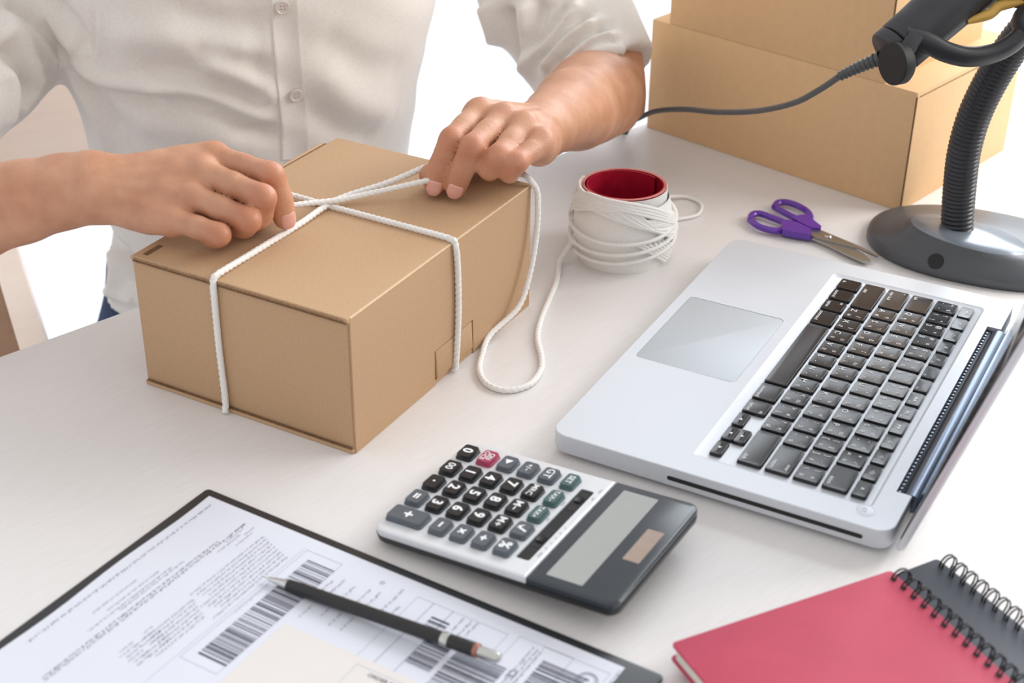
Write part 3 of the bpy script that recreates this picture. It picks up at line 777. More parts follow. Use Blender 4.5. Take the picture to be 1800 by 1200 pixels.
# ------------------------------------------------------------------ ball of string and the tying cord
BALL = Vector((88, 1104, 0))
def string_ball():
    t = thing('string_roll', 'roll of white string wound on a red-lined card core', 'string roll', BALL, 0)
    # card core: coiled strip, red inside
    def coil(r0, r1, a0, a1, z0, z1, n, th=.7):
        V = []; F = []
        for k in range(n + 1):
            a = a0 + (a1 - a0) * k / n; r = r0 + (r1 - r0) * k / n
            for rr, z in ((r, z0), (r + th, z0), (r + th, z1), (r, z1)):
                V.append(Vector((rr * math.cos(a), rr * .92 * math.sin(a), z)))
        for k in range(n):
            for q in range(4):
                F.append((k * 4 + q, k * 4 + (q + 1) % 4, k * 4 + 4 + (q + 1) % 4, k * 4 + 4 + q))
        return V, F
    build('card_core', *coil(28.5, 33.0, .5, .5 + 2 * PI * 1.7, 1, 62, 90), M['core_red'], t, angle=60)
    rim = join(*[tube([Vector((r * math.cos(a), r * .92 * math.sin(a), 62)) for a in [2 * PI * k / 40 for k in range(40)]], .45, 5, closed=True) for r in (32.2, 33.4)])
    build('core_rim', *rim, M['core_edge'], t)
    R = lambda z: 35.5 + 6.0 * math.sin(max(0, min(1, (z + 6) / 66)) * PI) ** .8
    prof = [(R(z) - 1.6, z) for z in (0, 2, 8, 16, 24, 32, 40, 48, 54)]
    V, F = loft([[Vector((r * math.cos(2 * PI * k / 48), r * math.sin(2 * PI * k / 48), z)) for k in range(48)] for r, z in prof], True, False)
    build('string_body', V, F, M['string'], t)
    sv = [Vector((r * math.cos(2 * PI * k / 48), r * .93 * math.sin(2 * PI * k / 48), z)) for r, z in ((34.4, 2), (34.4, 61), (33.9, 61), (33.9, 2)) for k in range(48)]
    build('paper_sleeve', *loft([sv[q * 48:q * 48 + 48] for q in range(4)], False, False, True), M['string'], t)
    st = []
    def strand(pts, rr=1.5, lift=0.0):
        P = []
        for k, (ph, z) in enumerate(pts):
            a = math.radians(ph); r = R(z) + lift
            P.append(Vector((r * math.cos(a), r * math.sin(a), z)))
        return tube(spline(P, 3), rr, 7)
    rnd = random.Random(3)
    for k in range(15):      # the diagonal bundle running from the upper left to the right
        a0 = -172 + k * 6.2; e = 44 - 1.9 * k
        pts = [(a0 - 22, 61), (a0, 58.5)]
        for q in range(1, 7):
            f = q / 6
            pts.append((a0 + (-20 + k * .6 - a0) * f, 58.5 * (1 - f) + e * f - 2.5 * math.sin(f * PI)))
        pts += [(5 + k, max(4, e - 14)), (40, max(3, e - 32)), (80, 3)]
        st.append(strand(pts, 1.5, rnd.uniform(-.2, .7)))
    for k in range(4):       # strands laid across the near rim
        st.append(strand([(165, 50 - 2 * k), (190, 57 - k), (215, 62.5 - 1.2 * k), (245, 62.8 - 1.6 * k), (275, 61 - 2 * k), (305, 55 - 2.4 * k), (332, 44 - 2 * k), (350, 34), (372, 18)], 1.5, .2 + .3 * k))
    for k in range(7):       # lower fan
        a0 = -78 + k * 7
        st.append(strand([(a0, 29 - k * .6), (a0 + 16, 20 - k), (a0 + 33, 11 - k * .6), (a0 + 50, 3)], 1.4, .2))
    for k in range(14):      # far side windings
        a0 = 10 + k * 11
        st.append(strand([(a0 - 30, 4 + k % 3), (a0, 22), (a0 + 30, 42), (a0 + 55, 56)], 1.5, .3))
    for k in range(5):       # strands over the top left shoulder
        st.append(strand([(150 + 6 * k, 60), (180 + 3 * k, 54 - 2.2 * k), (215 + k, 57 - 1.4 * k), (250, 59 - k), (280, 56)], 1.5, 1.2))
    st.append(strand([(a, 24 - 7 * math.cos(math.radians(a + 170)) * .6 - 5 * math.sin(math.radians(-a)) * .6) for a in range(-185, 176, 15)], 1.5, 1.6))
    st.append(strand([(a, 17 - 5 * math.sin(math.radians(-a)) * .9 + 8 * math.cos(math.radians(a - 0)) * .6) for a in range(-180, 181, 15)], 1.5, 1.6))
    st.append(strand([(a, 35 - 6 * math.sin(math.radians(-a)) + 2 * math.cos(math.radians(a))) for a in range(-185, 176, 15)], 1.5, 1.7))
    build('windings', *join(*st), M['string'], t)
    lp = to_local(t, [U(1150, 340, 30), U(1172, 345, 8), U(1205, 346, 2), U(1232, 358, 2), U(1228, 376, 2), U(1200, 384, 2), U(1172, 386, 2), U(1160, 380, 6)])
    build('loose_end', *twine(lp, 1.5), M['string'], t)
    lp = to_local(t, [U(1060, 330, 2), U(1078, 304, 2), U(1105, 297, 2), U(1130, 308, 2), U(1140, 330, 2)])
    build('loose_loop', *twine(lp, 1.4), M['string'], t)
string_ball()

def bx(x, y, z):     # a point in the shipping box's own frame
    c, s = math.cos(BANG), math.sin(BANG)
    return Vector((BO.x + x * c - y * s, BO.y + x * s + y * c, z))
def cord():
    t = thing('packing_string', 'twisted white string tied round the box and trailing to the roll', 'string', (BO.x, BO.y, 0), BANG)
    loc = lambda P: to_local(t, P)
    r = 2.25
    # strand 1: up the end wall, along the lid, to the right hand
    knot = bx(131, 101, 104.6)
    s1 = [bx(-4.6, 102.6, 1.8), bx(-2.9, 103, 12), bx(-2.3, 104.4, 50), bx(-2.4, 104, 92), bx(-1.2, 104, 100.6), bx(3, 104, 102.3), bx(40, 103.6, 102.3), bx(90, 102.8, 102.6), knot, U(680, 322, 110), U(740, 297, 116), U(775, 283, 118), U(800, 285, 117)]
    # strand 2: from the left hand through the crossing to the right hand
    s2 = [U(478, 356, 112), U(505, 361, 110), U(545, 357, 108), U(597, 351, 106.8), U(660, 338, 110), U(700, 329, 113), U(748, 318, 116), U(775, 312, 117)]
    # strand 3: round the box the other way
    s3 = [bx(120.5, -2.6, 2.2), bx(121.6, -2.5, 8), bx(125, -2.5, 40), bx(125.5, -2.4, 70), bx(124, -2.3, 93), bx(123.5, -.8, 100.5), bx(123.3, 3, 102.2), bx(124, 50, 102.2), bx(124.5, 100, 102.2), bx(122.8, 134, 104), bx(118, 150, 106)]
    # strand 4: down from the right hand to the loop on the desk and on to the roll
    s4 = [UD(890, 300, 1150), UD(912, 306, 1140), bx(232.0, 4.5, 107.0), bx(233.6, -3.8, 98), bx(233, -6, 84), bx(229, -7, 60), bx(217, -8, 33), bx(200, -8, 15), U(862, 588, 5), U(848, 622, 2.2), U(843, 652, 2.2), U(858, 676, 2.2), U(892, 686, 2.2), U(930, 676, 2.2), U(950, 652, 2.2), U(952, 628, 2.2), U(945, 595, 2.2), U(950, 565, 2.2), U(966, 525, 2.2), U(978, 495, 2.2), U(984, 462, 2.4), U(994, 443, 8), BALL + Vector((-39, -14, 20))]
    wr = M['string']
    build('strand', *twine(loc(s1), r), wr, t)
    build('strand', *twine(loc(s2), r * .92), wr, t)
    build('strand', *twine(loc(s3), r), wr, t)
    build('strand', *twine(loc(s4), r), wr, t)
cord()

# ------------------------------------------------------------------ scanner stand and hand scanner
def scanner():
    c = U(1690, 425, 0)
    t = thing('scanner_stand', 'dark scanner stand with ribbed gooseneck on a rounded base', 'stand', (c.x, c.y, 0), 0)
    ctr = Vector((0, 0, 0)); bc = to_local(t, [U(1722, 440, 0)])[0]; dc = to_local(t, [U(1703, 411, 25)])[0]
    def ring(rx, ry, z, tx=0, ty=0, cx=0, cy=0, p=2.4, rot=-.35, n=48):
        P = []
        for k in range(n):
            a = 2 * PI * k / n; ca, sa = math.cos(a), math.sin(a)
            x = rx * abs(ca) ** (2 / p) * (1 if ca > 0 else -1); y = ry * abs(sa) ** (2 / p) * (1 if sa > 0 else -1)
            X = x * math.cos(rot) - y * math.sin(rot) + cx; Y = x * math.sin(rot) + y * math.cos(rot) + cy
            P.append(Vector((X + ctr.x, Y + ctr.y, z + tx * X + ty * Y)))
        return P
    tx, ty = -.10, -.02
    mx = lambda k: (bc.x + (dc.x - bc.x) * k, bc.y + (dc.y - bc.y) * k)
    rg = lambda rx, ry, z, k, tl=0, p=2.3, rot=-.42: ring(rx, ry, z + tl * (tx * -0), 0, 0, *mx(k), p, rot)
    def tilt(R_): return [Vector((v.x, v.y, v.z + tx * (v.x - dc.x) + ty * (v.y - dc.y))) for v in R_]
    rr = [rg(90, 66, 0, 0), rg(92, 68, 3, 0), rg(91, 67, 7, .05), rg(84, 60, 12, .2), rg(70, 48, 16, .5), rg(56, 36, 20, .8, rot=-.46), tilt(rg(47, 29, 24.5, 1, p=2.05, rot=-.49))]
    V, F = loft(rr)
    base_ob = build('base', V, F, M['stand'], t, angle=60)
    V, F = loft([tilt(rg(47, 29, 24.3, 1, p=2.05, rot=-.49)), tilt(rg(46.4, 28.4, 25.2, 1, p=2.05, rot=-.49)), tilt(rg(20, 12, 25.8, 1, p=2.05, rot=-.49))])
    build('top_disc', V, F, M['stand_top'], t, angle=60)
    bt = __import__('mathutils').bvhtree.BVHTree.FromPolygons([v.co.copy() for v in base_ob.data.vertices], [tuple(p.vertices) for p in base_ob.data.polygons])
    Mi = M_of(t).inverted(); o3 = Mi @ Vector((0, 0, HCAM)); d3 = (Mi.to_3x3() @ ray(1645, 459)).normalized()
    hh = bt.ray_cast(o3 * MM, d3)
    if hh[0] is not None:
        q = hh[0] / MM; nn = Vector(hh[1])
        if nn.z < 0: nn = -nn
        Mh = Matrix.Translation(q) @ nn.to_track_quat('Z', 'Y').to_matrix().to_4x4()
        build('screw_hole', *xf(lathe([(6.4, -.5), (6.4, .25), (5.8, .45), (5.6, .3), (.1, .2)], 24), Mh), M['dark'], t)
    # gooseneck
    n0 = U(1682, 400, 24); d0 = (n0 - Vector((0, 0, HCAM))).dot(_w)
    path = [UD(1682, 402, d0), UD(1686, 340, d0 - 14), UD(1694, 270, d0 - 34), UD(1712, 205, d0 - 52), UD(1742, 142, d0 - 72), UD(1782, 78, d0 - 94), UD(1830, 15, d0 - 115), UD(1850, -45, d0 - 130)]
    P = spline(to_local(t, path), .62)
    V, F = tube(P, 12.6, 24, prof=lambda a, s: 1.0 + .05 * math.sin(2 * PI * s / 3.7))
    build('gooseneck', V, F, M['neck'], t, angle=80)
    # cradle: round hub at the top of the neck with the curved yoke that carries the scanner
    D = d0 - 150
    hub = UD(1814, 38, D)
    sph = lathe([(14 * math.sin(PI * k / 14) + .05, -14 * math.cos(PI * k / 14)) for k in range(15)], 28)
    V, F = sph
    build('hub', [v + to_local(t, [hub])[0] for v in V], F, M['rubber'], t)
    yk = to_local(t, [UD(1800, 55, D), UD(1780, 76, D), UD(1748, 93, D), UD(1705, 100, D - 4), UD(1665, 92, D - 8), UD(1632, 76, D - 10), UD(1608, 66, D - 10), UD(1590, 62, D - 10)])
    V, F = tube(spline(yk, 2.5), 5.6, 14, prof=lambda a, s: 1.0 + .35 * abs(math.cos(a)))
    build('yoke', V, F, M['rubber'], t, angle=60)
    cl = to_local(t, [UD(1585, 84, D - 16), UD(1640, 50, D - 16)])
    # ---- the hand scanner itself
    a = UD(1572, 90, D + 2); b = UD(1700, -20, D + 6); h2 = UD(1850, -120, D + 10)
    s = thing('barcode_scanner', 'black pistol-grip barcode scanner resting in the stand, its cable running left', 'scanner', (a.x, a.y, a.z - 14), 0)
    Ls = lambda P: to_local(s, P)
    axis = (b - a).normalized()
    side = Vector((0, 0, 1)).cross(axis).normalized()
    up = axis.cross(side)
    def ell(p, ra, rb, n=28, pw=2.3):
        P = []
        for k in range(n):
            an = 2 * PI * k / n; ca, sa = math.cos(an), math.sin(an)
            P.append(p + side * ra * abs(ca) ** (2 / pw) * (1 if ca > 0 else -1) + up * rb * abs(sa) ** (2 / pw) * (1 if sa > 0 else -1))
        return P
    rings = []
    LL = (b - a).length
    for f, ra, rb, off in ((.06, 15.5, 17, 0), (.08, 17, 19, 0), (.3, 17, 19.5, 0), (.55, 17.5, 20, .5), (.8, 18, 21.5, 1.5), (1.05, 18.5, 24, 3), (1.35, 19, 26, 5), (1.8, 20, 27, 8)):
        rings.append(Ls(ell(a + (b - a) * f + up * off, ra, rb)))
    build('grip', *loft(rings), M['rubber'], s, angle=60)
    rings = [Ls(ell(a + (b - a) * f, ra, rb)) for f, ra, rb in ((-.08, 15.5, 17.5), (-.06, 16.6, 18.8), (.04, 16.6, 18.8), (.05, 15, 17))]
    build('end_band', *loft(rings), M['rubber'], s, angle=60)
    # round dark foot cap facing the camera
    cc = UD(1567, 112, D - 12); nrm = (Vector((0, 0, HCAM)) - cc).normalized() + Vector((-1.55, .0, -.3)); nrm.normalize()
    Mc = M_of(s).inverted() @ Matrix.Translation(cc) @ nrm.to_track_quat('Z', 'Y').to_matrix().to_4x4()
    build('foot_cap', *xf(lathe([(14.0, -10), (15.4, -8), (15.4, -.8), (14.5, 0), (.1, .2)], 32), Mc), M['dark'], s)
    # clip lug where the yoke grips the handle
    build('lug', *xf(slab(11, 17, 2, -3, 3.5, 0, 0, 1.2), M_of(s).inverted() @ Matrix.Translation(UD(1600, 78, D - 17)) @ (Vector((-.1, -.8, .55))).to_track_quat('Z', 'Y').to_matrix().to_4x4() @ Matrix.Rotation(-.5, 4, 'Z')), M['rubber'], s)
    tg = Ls([UD(1700, 38, D), UD(1722, 31, D), UD(1741, 24, D), UD(1754, 12, D), UD(1772, 7, D), UD(1798, 3, D)])
    V, F = tube(spline(tg, 2), lambda f: 2.2 + 1.9 * math.sin(f * PI), 12)
    build('trigger', V, F, M['amber'], s)
    head = [Ls(ell(UD(x, y, D + 8), ra, rb)) for x, y, ra, rb in ((1715, -40, 22, 20), (1770, -30, 24, 24), (1830, -20, 25, 27), (1900, -12, 26, 30))]
    build('head', *loft(head), M['rubber'], s, angle=60)
    # strain relief and cable
    sr0, sr1 = UD(1548, 102, D + 8), UD(1476, 134, D + 30)
    P = spline(Ls([sr0, UD(1512, 117, D + 18), sr1]), .7)
    V, F = tube(P, lambda f: 5.0 - 1.6 * f, 12, prof=lambda a, q: 1 + .10 * (1 if (q % 3.6) < 1.8 else -1))
    build('strain_relief', V, F, M['cable'], s, angle=30)
    cb = [sr1, UD(1440, 158, D + 55), UD(1395, 181, D + 85), UD(1330, 195, D + 130), UD(1262, 197, D + 185), UD(1200, 192, D + 240), UD(1150, 196, 1370), UD(1118, 210, 1405)]
    e = U(1100, 234, 3.0)
    cb += [e + Vector((3, 6, 12)), e, e + Vector((-12, 18, -2)), e + Vector((-30, 44, -60)), e + Vector((-40, 60, -240)), e + Vector((-20, 80, -500))]
    V, F = tube(spline(Ls(cb), 4), 2.4, 10)
    build('cable', V, F, M['cable'], s)
scanner()

# ------------------------------------------------------------------ the person: smooth blended volumes, meshed with surface nets
class Field:
    def __init__(s, lo, hi, h):
        s.lo = np.array(lo, np.float32); s.h = h
        s.n = np.ceil((np.array(hi) - np.array(lo)) / h).astype(int) + 1
        s.ax = [s.lo[i] + h * np.arange(s.n[i], dtype=np.float32) for i in range(3)]
    def blank(s): return np.full(tuple(s.n), 60.0, np.float32)
    def box(s, lo, hi):
        a = np.clip(((np.array(lo) - s.lo) / s.h).astype(int), 0, s.n); b = np.clip(((np.array(hi) - s.lo) / s.h).astype(int) + 2, 0, s.n)
        return tuple(slice(int(a[i]), int(b[i])) for i in range(3))
    def cone(s, D, p0, r0, p1, r1, k=3.0, cut=False):
        p0 = np.array(p0, np.float32); p1 = np.array(p1, np.float32); m = max(r0, r1) + 2.5 * k + 2 * s.h
        S = s.box(np.minimum(p0, p1) - m, np.maximum(p0, p1) + m)
        if any(q.start >= q.stop for q in S): return D
        X = s.ax[0][S[0]][:, None, None]; Y = s.ax[1][S[1]][None, :, None]; Z = s.ax[2][S[2]][None, None, :]
        b = p1 - p0; L2 = float(b @ b) + 1e-9
        t = np.clip(((X - p0[0]) * b[0] + (Y - p0[1]) * b[1] + (Z - p0[2]) * b[2]) / L2, 0, 1)
        d = np.sqrt((X - p0[0] - t * b[0]) ** 2 + (Y - p0[1] - t * b[1]) ** 2 + (Z - p0[2] - t * b[2]) ** 2) - (r0 + (r1 - r0) * t)
        D[S] = smin(D[S], d, k) if not cut else -smin(-D[S], d, k)
        return D
def smin(a, b, k):
    if k <= 0: return np.minimum(a, b)
    h = np.maximum(k - np.abs(a - b), 0) / k
    return np.minimum(a, b) - h * h * k * .25
def nets(f, D):
    n = D.shape; ins = D < 0
    cells = np.zeros((n[0] - 1, n[1] - 1, n[2] - 1), bool)
    c8 = [(i, j, k) for i in (0, 1) for j in (0, 1) for k in (0, 1)]
    sub = lambda A, o: A[o[0]:n[0] - 1 + o[0], o[1]:n[1] - 1 + o[1], o[2]:n[2] - 1 + o[2]]
    cnt = sum(sub(ins, o).astype(np.int8) for o in c8)
    act = (cnt > 0) & (cnt < 8)
    idx = np.full(act.shape, -1, np.int64); ijk = np.argwhere(act); idx[act] = np.arange(len(ijk))
    val = [D[ijk[:, 0] + o[0], ijk[:, 1] + o[1], ijk[:, 2] + o[2]] for o in c8]
    P = np.zeros((len(ijk), 3)); W = np.zeros(len(ijk))
    for a in range(8):
        for b in range(a + 1, 8):
            oa, ob = np.array(c8[a]), np.array(c8[b])
            if np.abs(oa - ob).sum() != 1: continue
            m = (val[a] < 0) != (val[b] < 0)
            t = np.where(m, val[a] / np.where(m, val[a] - val[b], 1), 0)
            P += np.where(m[:, None], oa + t[:, None] * (ob - oa), 0); W += m
    P = (P / W[:, None] + ijk) * f.h + f.lo
    F = []
    for ax in range(3):
        o = [0, 0, 0]; o[ax] = 1
        A = ins[tuple(slice(0, n[i] - o[i]) for i in range(3))]; B = ins[tuple(slice(o[i], n[i]) for i in range(3))]
        e = np.argwhere(A != B); s = A[tuple(e.T)]
        u, v = (ax + 1) % 3, (ax + 2) % 3
        ok = (e[:, u] > 0) & (e[:, v] > 0) & (e[:, u] < n[u] - 1) & (e[:, v] < n[v] - 1)
        e = e[ok]; s = s[ok]
        q = []
        for du, dv in ((1, 1), (0, 1), (0, 0), (1, 0)):
            c = e.copy(); c[:, u] -= du; c[:, v] -= dv
            q.append(idx[c[:, 0], c[:, 1], c[:, 2]])
        q = np.stack(q, 1); q[~s] = q[~s][:, ::-1]
        F.append(q)
    F = np.concatenate(F)
    return P, F
def fastmesh(name, P, F, material, parent, origin, smooth_it=2, mask=None):
    for it in range(smooth_it if mask is None else 16):           # light Laplacian smoothing
        S = np.zeros_like(P); C = np.zeros(len(P))
        for a, b in ((0, 1), (1, 2), (2, 3), (3, 0)):
            np.add.at(S, F[:, a], P[F[:, b]]); np.add.at(S, F[:, b], P[F[:, a]])
            np.add.at(C, F[:, a], 1); np.add.at(C, F[:, b], 1)
        Q = P * .5 + (S / np.maximum(C, 1)[:, None]) * .5; P = Q if mask is None or it < smooth_it else np.where(mask[:, None], Q, P)
    used = np.unique(F); remap = np.zeros(len(P), np.int64); remap[used] = np.arange(len(used)); P = P[used]; F = remap[F]
    me = bpy.data.meshes.new(name)
    V = (P - np.array(origin)) * MM
    me.vertices.add(len(V)); me.vertices.foreach_set('co', V.astype(np.float32).ravel())
    me.loops.add(F.size); me.loops.foreach_set('vertex_index', F.astype(np.int32).ravel())
    me.polygons.add(len(F)); me.polygons.foreach_set('loop_start', (np.arange(len(F)) * 4).astype(np.int32))
    me.polygons.foreach_set('loop_total', np.full(len(F), 4, np.int32))
    me.polygons.foreach_set('use_smooth', np.ones(len(F), bool))
    me.update(calc_edges=True); me.validate()
    me.materials.append(material)
    o = bpy.data.objects.new(name, me); COL.objects.link(o); o.parent = parent
    return o

def vnp(v): return np.array(v[:], float)
def lerp(a, b, t): return a + (b - a) * t
def hand_field(f, J, n, R, fore):
    """J: joints (mm). n: unit vector out of the back of the hand. R: finger radii. fore: list of (point, radius, half width vector)"""
    palm = f.blank()
    w = J['w']
    # forearm and wrist: pairs of cones, wider than thick
    for (p0, r0, s0), (p1, r1, s1) in zip(fore[:-1], fore[1:]):
        f.cone(palm, p0 + s0, r0, p1 + s1, r1, 8); f.cone(palm, p0 - s0, r0, p1 - s1, r1, 8)
        f.cone(palm, p0, r0 + 1, p1, r1 + 1, 8)
    s_w = fore[0][2]
    names = 'imrp'
    K = [J[c + '1'] for c in names]
    for i, c in enumerate(names):
        a = w + s_w * (.85 - .57 * i) - n * 1
        f.cone(palm, a, 13.5, K[i] - n * 2, R[c] + 2.0, 9)
        f.cone(palm, a * .45 + K[i] * .55 - n * 7, 10, K[i] - n * 5, R[c] + .5, 9)
    for a, b in zip(K[:-1], K[1:]):
        f.cone(palm, a * .75 + w * .25 - n * 3, 10, b * .75 + w * .25 - n * 3, 10, 7)
        f.cone(palm, a * .93 + w * .07 - n * 3, 8, b * .93 + w * .07 - n * 3, 8, 5)
    # thenar and hypothenar pads
    f.cone(palm, w + s_w * .6 - n * 8, 12, J['t1'] * .8 + K[0] * .2, 11, 9)
    f.cone(palm, w - s_w * .7 - n * 7, 12, K[3] * .7 + w * .3 - n * 9, 11.5, 9)
    f.cone(palm, J['t1'], 10.5, K[0] * .6 + w * .4 - n * 7, 8, 8)
    # tendons over the back of the hand, knuckle heads
    for i, c in enumerate(names):
        a = w + s_w * (.5 - .3 * i) + n * 11.5
        f.cone(palm, a, 2.3, K[i] + n * (R[c] - 1.8), 2.8, 4)
        f.cone(palm, K[i] + n * 2.2, R[c] - .6, K[i] + n * 2.3, R[c] - .6, 4)
    out = palm.copy()
    fin = []
    for c in names + 't':
        d = f.blank()
        k, p, q, e = (J[c + x] for x in '1234')
        r = R[c]
        if c == 't': f.cone(d, k, r + 2.2, p, r + 1.2, 4)
        f.cone(d, k, r + 1.2, lerp(k, p, .55), r - .2, 3)
        f.cone(d, lerp(k, p, .5), r - .2, p, r + .15, 3)
        f.cone(d, p, r + .25, lerp(p, q, .5), r - .7, 3)
        f.cone(d, lerp(p, q, .5), r - .7, q, r - .5, 3)
        f.cone(d, q, r - .5, e, r - 1.3, 3)
        f.cone(d, lerp(q, e, .55) - (0 if c == 't' else 0), r - .9, e, r - 1.3, 3)
        fin.append(smin(palm, d, 5.0))
    for H in fin: out = smin(out, H, .7)
    return out
def crease(P, J, names, R):       # fine skin folds over the finger joints
    P = P.copy()
    for c in names:
        for a, b, e in (('1', '2', '3'), ('2', '3', '4')):
            p0, p1, p2 = J[c + a], J[c + b], J[c + e]
            t = (p2 - p0) / np.linalg.norm(p2 - p0)
            out = 2 * p1 - p0 - p2; out = out / (np.linalg.norm(out) + 1e-9)
            v = P - p1; d = np.linalg.norm(v, axis=1); near = (d < R[c] + 6)
            u = v @ t; side = np.clip((v @ out) / (R[c] + 1e-6), 0, 1)
            g = sum(np.exp(-((u - o) / .75) ** 2) for o in (-3.6, -1.2, 1.3, 3.4))
            amp = .6 * g * side * np.exp(-(u / 5.0) ** 2)
            P -= np.where(near, amp, 0)[:, None] * (v / (d[:, None] + 1e-9))
    return P

def person():
    t = thing('person', 'person in a cream rolled-sleeve shirt tying white string round the cardboard box', 'person', (-240, 1330, FLOOR), 0)
    org = np.array([-240, 1330, FLOOR], float)
    D = lambda x, y, d: vnp(UD(x, y, d))
    RA = dict(i=8.6, m=8.7, r=8.2, p=7.5, t=10.0)
    # --- right hand (left in the photograph), lying on the near left part of the lid
    A = dict(w=D(160, 329, 1020),
             i1=D(375, 277, 1031), i2=D(477, 307, 1009), i3=D(494, 350, 1018), i4=D(500, 383, 1026),
             m1=D(356, 303, 1016), m2=D(463, 347, 995), m3=D(458, 380, 1010), m4=D(445, 390, 1024),
             r1=D(338, 345, 1007), r2=D(437, 387, 990), r3=D(430, 399, 1006), r4=D(416, 398, 1016),
             p1=D(305, 386, 1002), p2=D(386, 412, 985), p3=D(381, 418, 998), p4=D(366, 414, 1004),
             t1=D(225, 325, 1050), t2=D(315, 345, 1058), t3=D(405, 355, 1048), t4=D(470, 366, 1038))
    nA = vnp((Vector((0, 0, HCAM)) - Vector(A['m1'])).normalized()) + np.array([-.02, 0, .30]); nA /= np.linalg.norm(nA)
    sA = np.cross(A['m1'] - A['w'], nA); sA /= -np.linalg.norm(sA)
    if sA @ (A['i1'] - A['p1']) < 0: sA = -sA
    foreA = [(A['w'], 18.5, sA * 6), (D(105, 338, 1021), 17.8, sA * 6), (D(40, 354, 1022), 20.5, sA * 6), (D(-60, 378, 1026), 27, sA * 5), (D(-150, 394, 1036), 33, sA * 4)]
    f = Field(*(lambda Q: (Q.min(0) - 30, Q.max(0) + 30))(np.array([A[k] for k in A] + [D(-110, 384, 1028)])), 1.25)
    PA, FA = nets(f, hand_field(f, A, nA, RA, foreA))
    PA = crease(PA, A, 'imrp', RA)
    # --- left hand, holding the string over the far end of the lid
    RB = dict(i=8.6, m=8.8, r=8.3, p=7.6, t=10.0)
    B = dict(w=D(958, 222, 1158),
             i1=D(843, 198, 1098), i2=D(793, 245, 1066), i3=D(772, 293, 1072), i4=D(763, 325, 1079),
             m1=D(885, 208, 1090), m2=D(830, 258, 1054), m3=D(812, 300, 1065), m4=D(801, 329, 1074),
             r1=D(921, 222, 1082), r2=D(877, 274, 1051), r3=D(858, 296, 1061), r4=D(861, 300, 1078),
             p1=D(951, 250, 1073), p2=D(909, 285, 1049), p3=D(895, 303, 1057), p4=D(895, 306, 1072),
             t1=D(905, 245, 1142), t2=D(850, 270, 1122), t3=D(795, 293, 1102), t4=D(758, 308, 1090))
    nB = np.cross(B['i1'] - B['w'], B['p1'] - B['w']); nB /= np.linalg.norm(nB)
    if nB[2] < 0: nB = -nB
    sB = np.cross(B['m1'] - B['w'], nB); sB /= np.linalg.norm(sB)
    if sB @ (B['i1'] - B['p1']) < 0: sB = -sB
    elB = D(1068, 160, 1385)
    foreB = [(B['w'], 18.0, sB * 5.5), (lerp(B['w'], elB, .18), 20.5, sB * 6), (lerp(B['w'], elB, .42), 28.5, sB * 5), (lerp(B['w'], elB, .72), 36, sB * 4), (elB, 39, sB * 3), (lerp(elB, D(905, -190, 1430), .16), 36, sB * 2)]
    f = Field(*(lambda Q: (Q.min(0) - 46, Q.max(0) + 46))(np.array([B[k] for k in B] + [elB + np.array([-15, 40, 40])])), 1.4)
    PB, FB = nets(f, hand_field(f, B, nB, RB, foreB))
    PB = crease(PB, B, 'imrp', RB)
    # --- trunk, upper arms, neck and head at a coarser pitch
    shA, elA = D(70, -95, 1370), D(-300, 400, 1125)
    shB = D(905, -190, 1430)
    C0 = D(448, 250, 1395); fwd = np.array([.36, -.93, 0]); fwd /= np.linalg.norm(fwd); sd = np.array([-fwd[1], fwd[0], 0])
    up = np.array([0, 0, 1.0])
    hip = np.array([C0[0], C0[1], -215.0]) - fwd * 25
    chest = np.array([C0[0], C0[1], 175.0]) - fwd * 5
    f = Field(np.array([-800, 900, -380]), np.array([480, 1760, 620]), 9.0)
    Dm = f.blank()
    for a, b, r0, r1 in ((hip, chest, 72, 80), (hip + sd * 40, chest + sd * 55, 68, 72), (hip - sd * 40, chest - sd * 55, 68, 72), (shA, elA, 40, 38), (shB, elB, 40, 36), (shA, shB, 52, 52), (elA, D(-170, 398, 1040), 40, 36)):
        f.cone(Dm, a, r0, b, r1, 30)
    mid = (shA + shB) / 2
    f.cone(Dm, mid + up * 20, 56, mid + up * 120 + fwd * 25, 54, 30)
    hd = mid + up * 215 + fwd * 50
    f.cone(Dm, hd + up * 25 - fwd * 12, 82, hd - up * 40 + fwd * 14, 56, 20)
    f.cone(Dm, hd - up * 60 + fwd * 50, 22, hd - up * 58 + fwd * 30, 40, 14)
    f.cone(Dm, hd + fwd * 76, 6, hd - up * 28 + fwd * 90, 11, 8)
    for s in (-1, 1):
        f.cone(Dm, hd + sd * 76 * s + up * 8, 14, hd + sd * 74 * s - up * 24, 9, 4)
        f.cone(Dm, hd + sd * 31 * s + fwd * 84 + up * 4, 13, hd + sd * 31 * s + fwd * 84 + up * 4, 13, 4, cut=False)
    f.cone(Dm, hd - up * 52 + fwd * 84 - sd * 16, 6, hd - up * 52 + fwd * 84 + sd * 16, 6, 4)
    PC, FC = nets(f, Dm)
    P = np.concatenate([PA, PB, PC]); F = np.concatenate([FA, FB + len(PA), FC + len(PA) + len(PB)])
    far = np.minimum(np.linalg.norm(P - (A['w'] * .6 + A['m1'] * .4), axis=1) / 75, np.linalg.norm(P - (B['w'] * .5 + B['m1'] * .5), axis=1) / 72) > 1
    body = fastmesh('body', P, F, M['skin'], t, org, 1, far)
    V_ = np.empty(len(body.data.vertices) * 3, np.float32); body.data.vertices.foreach_get('co', V_); V_ = V_.reshape(-1, 3) / MM + org
    tint = np.zeros(len(V_))
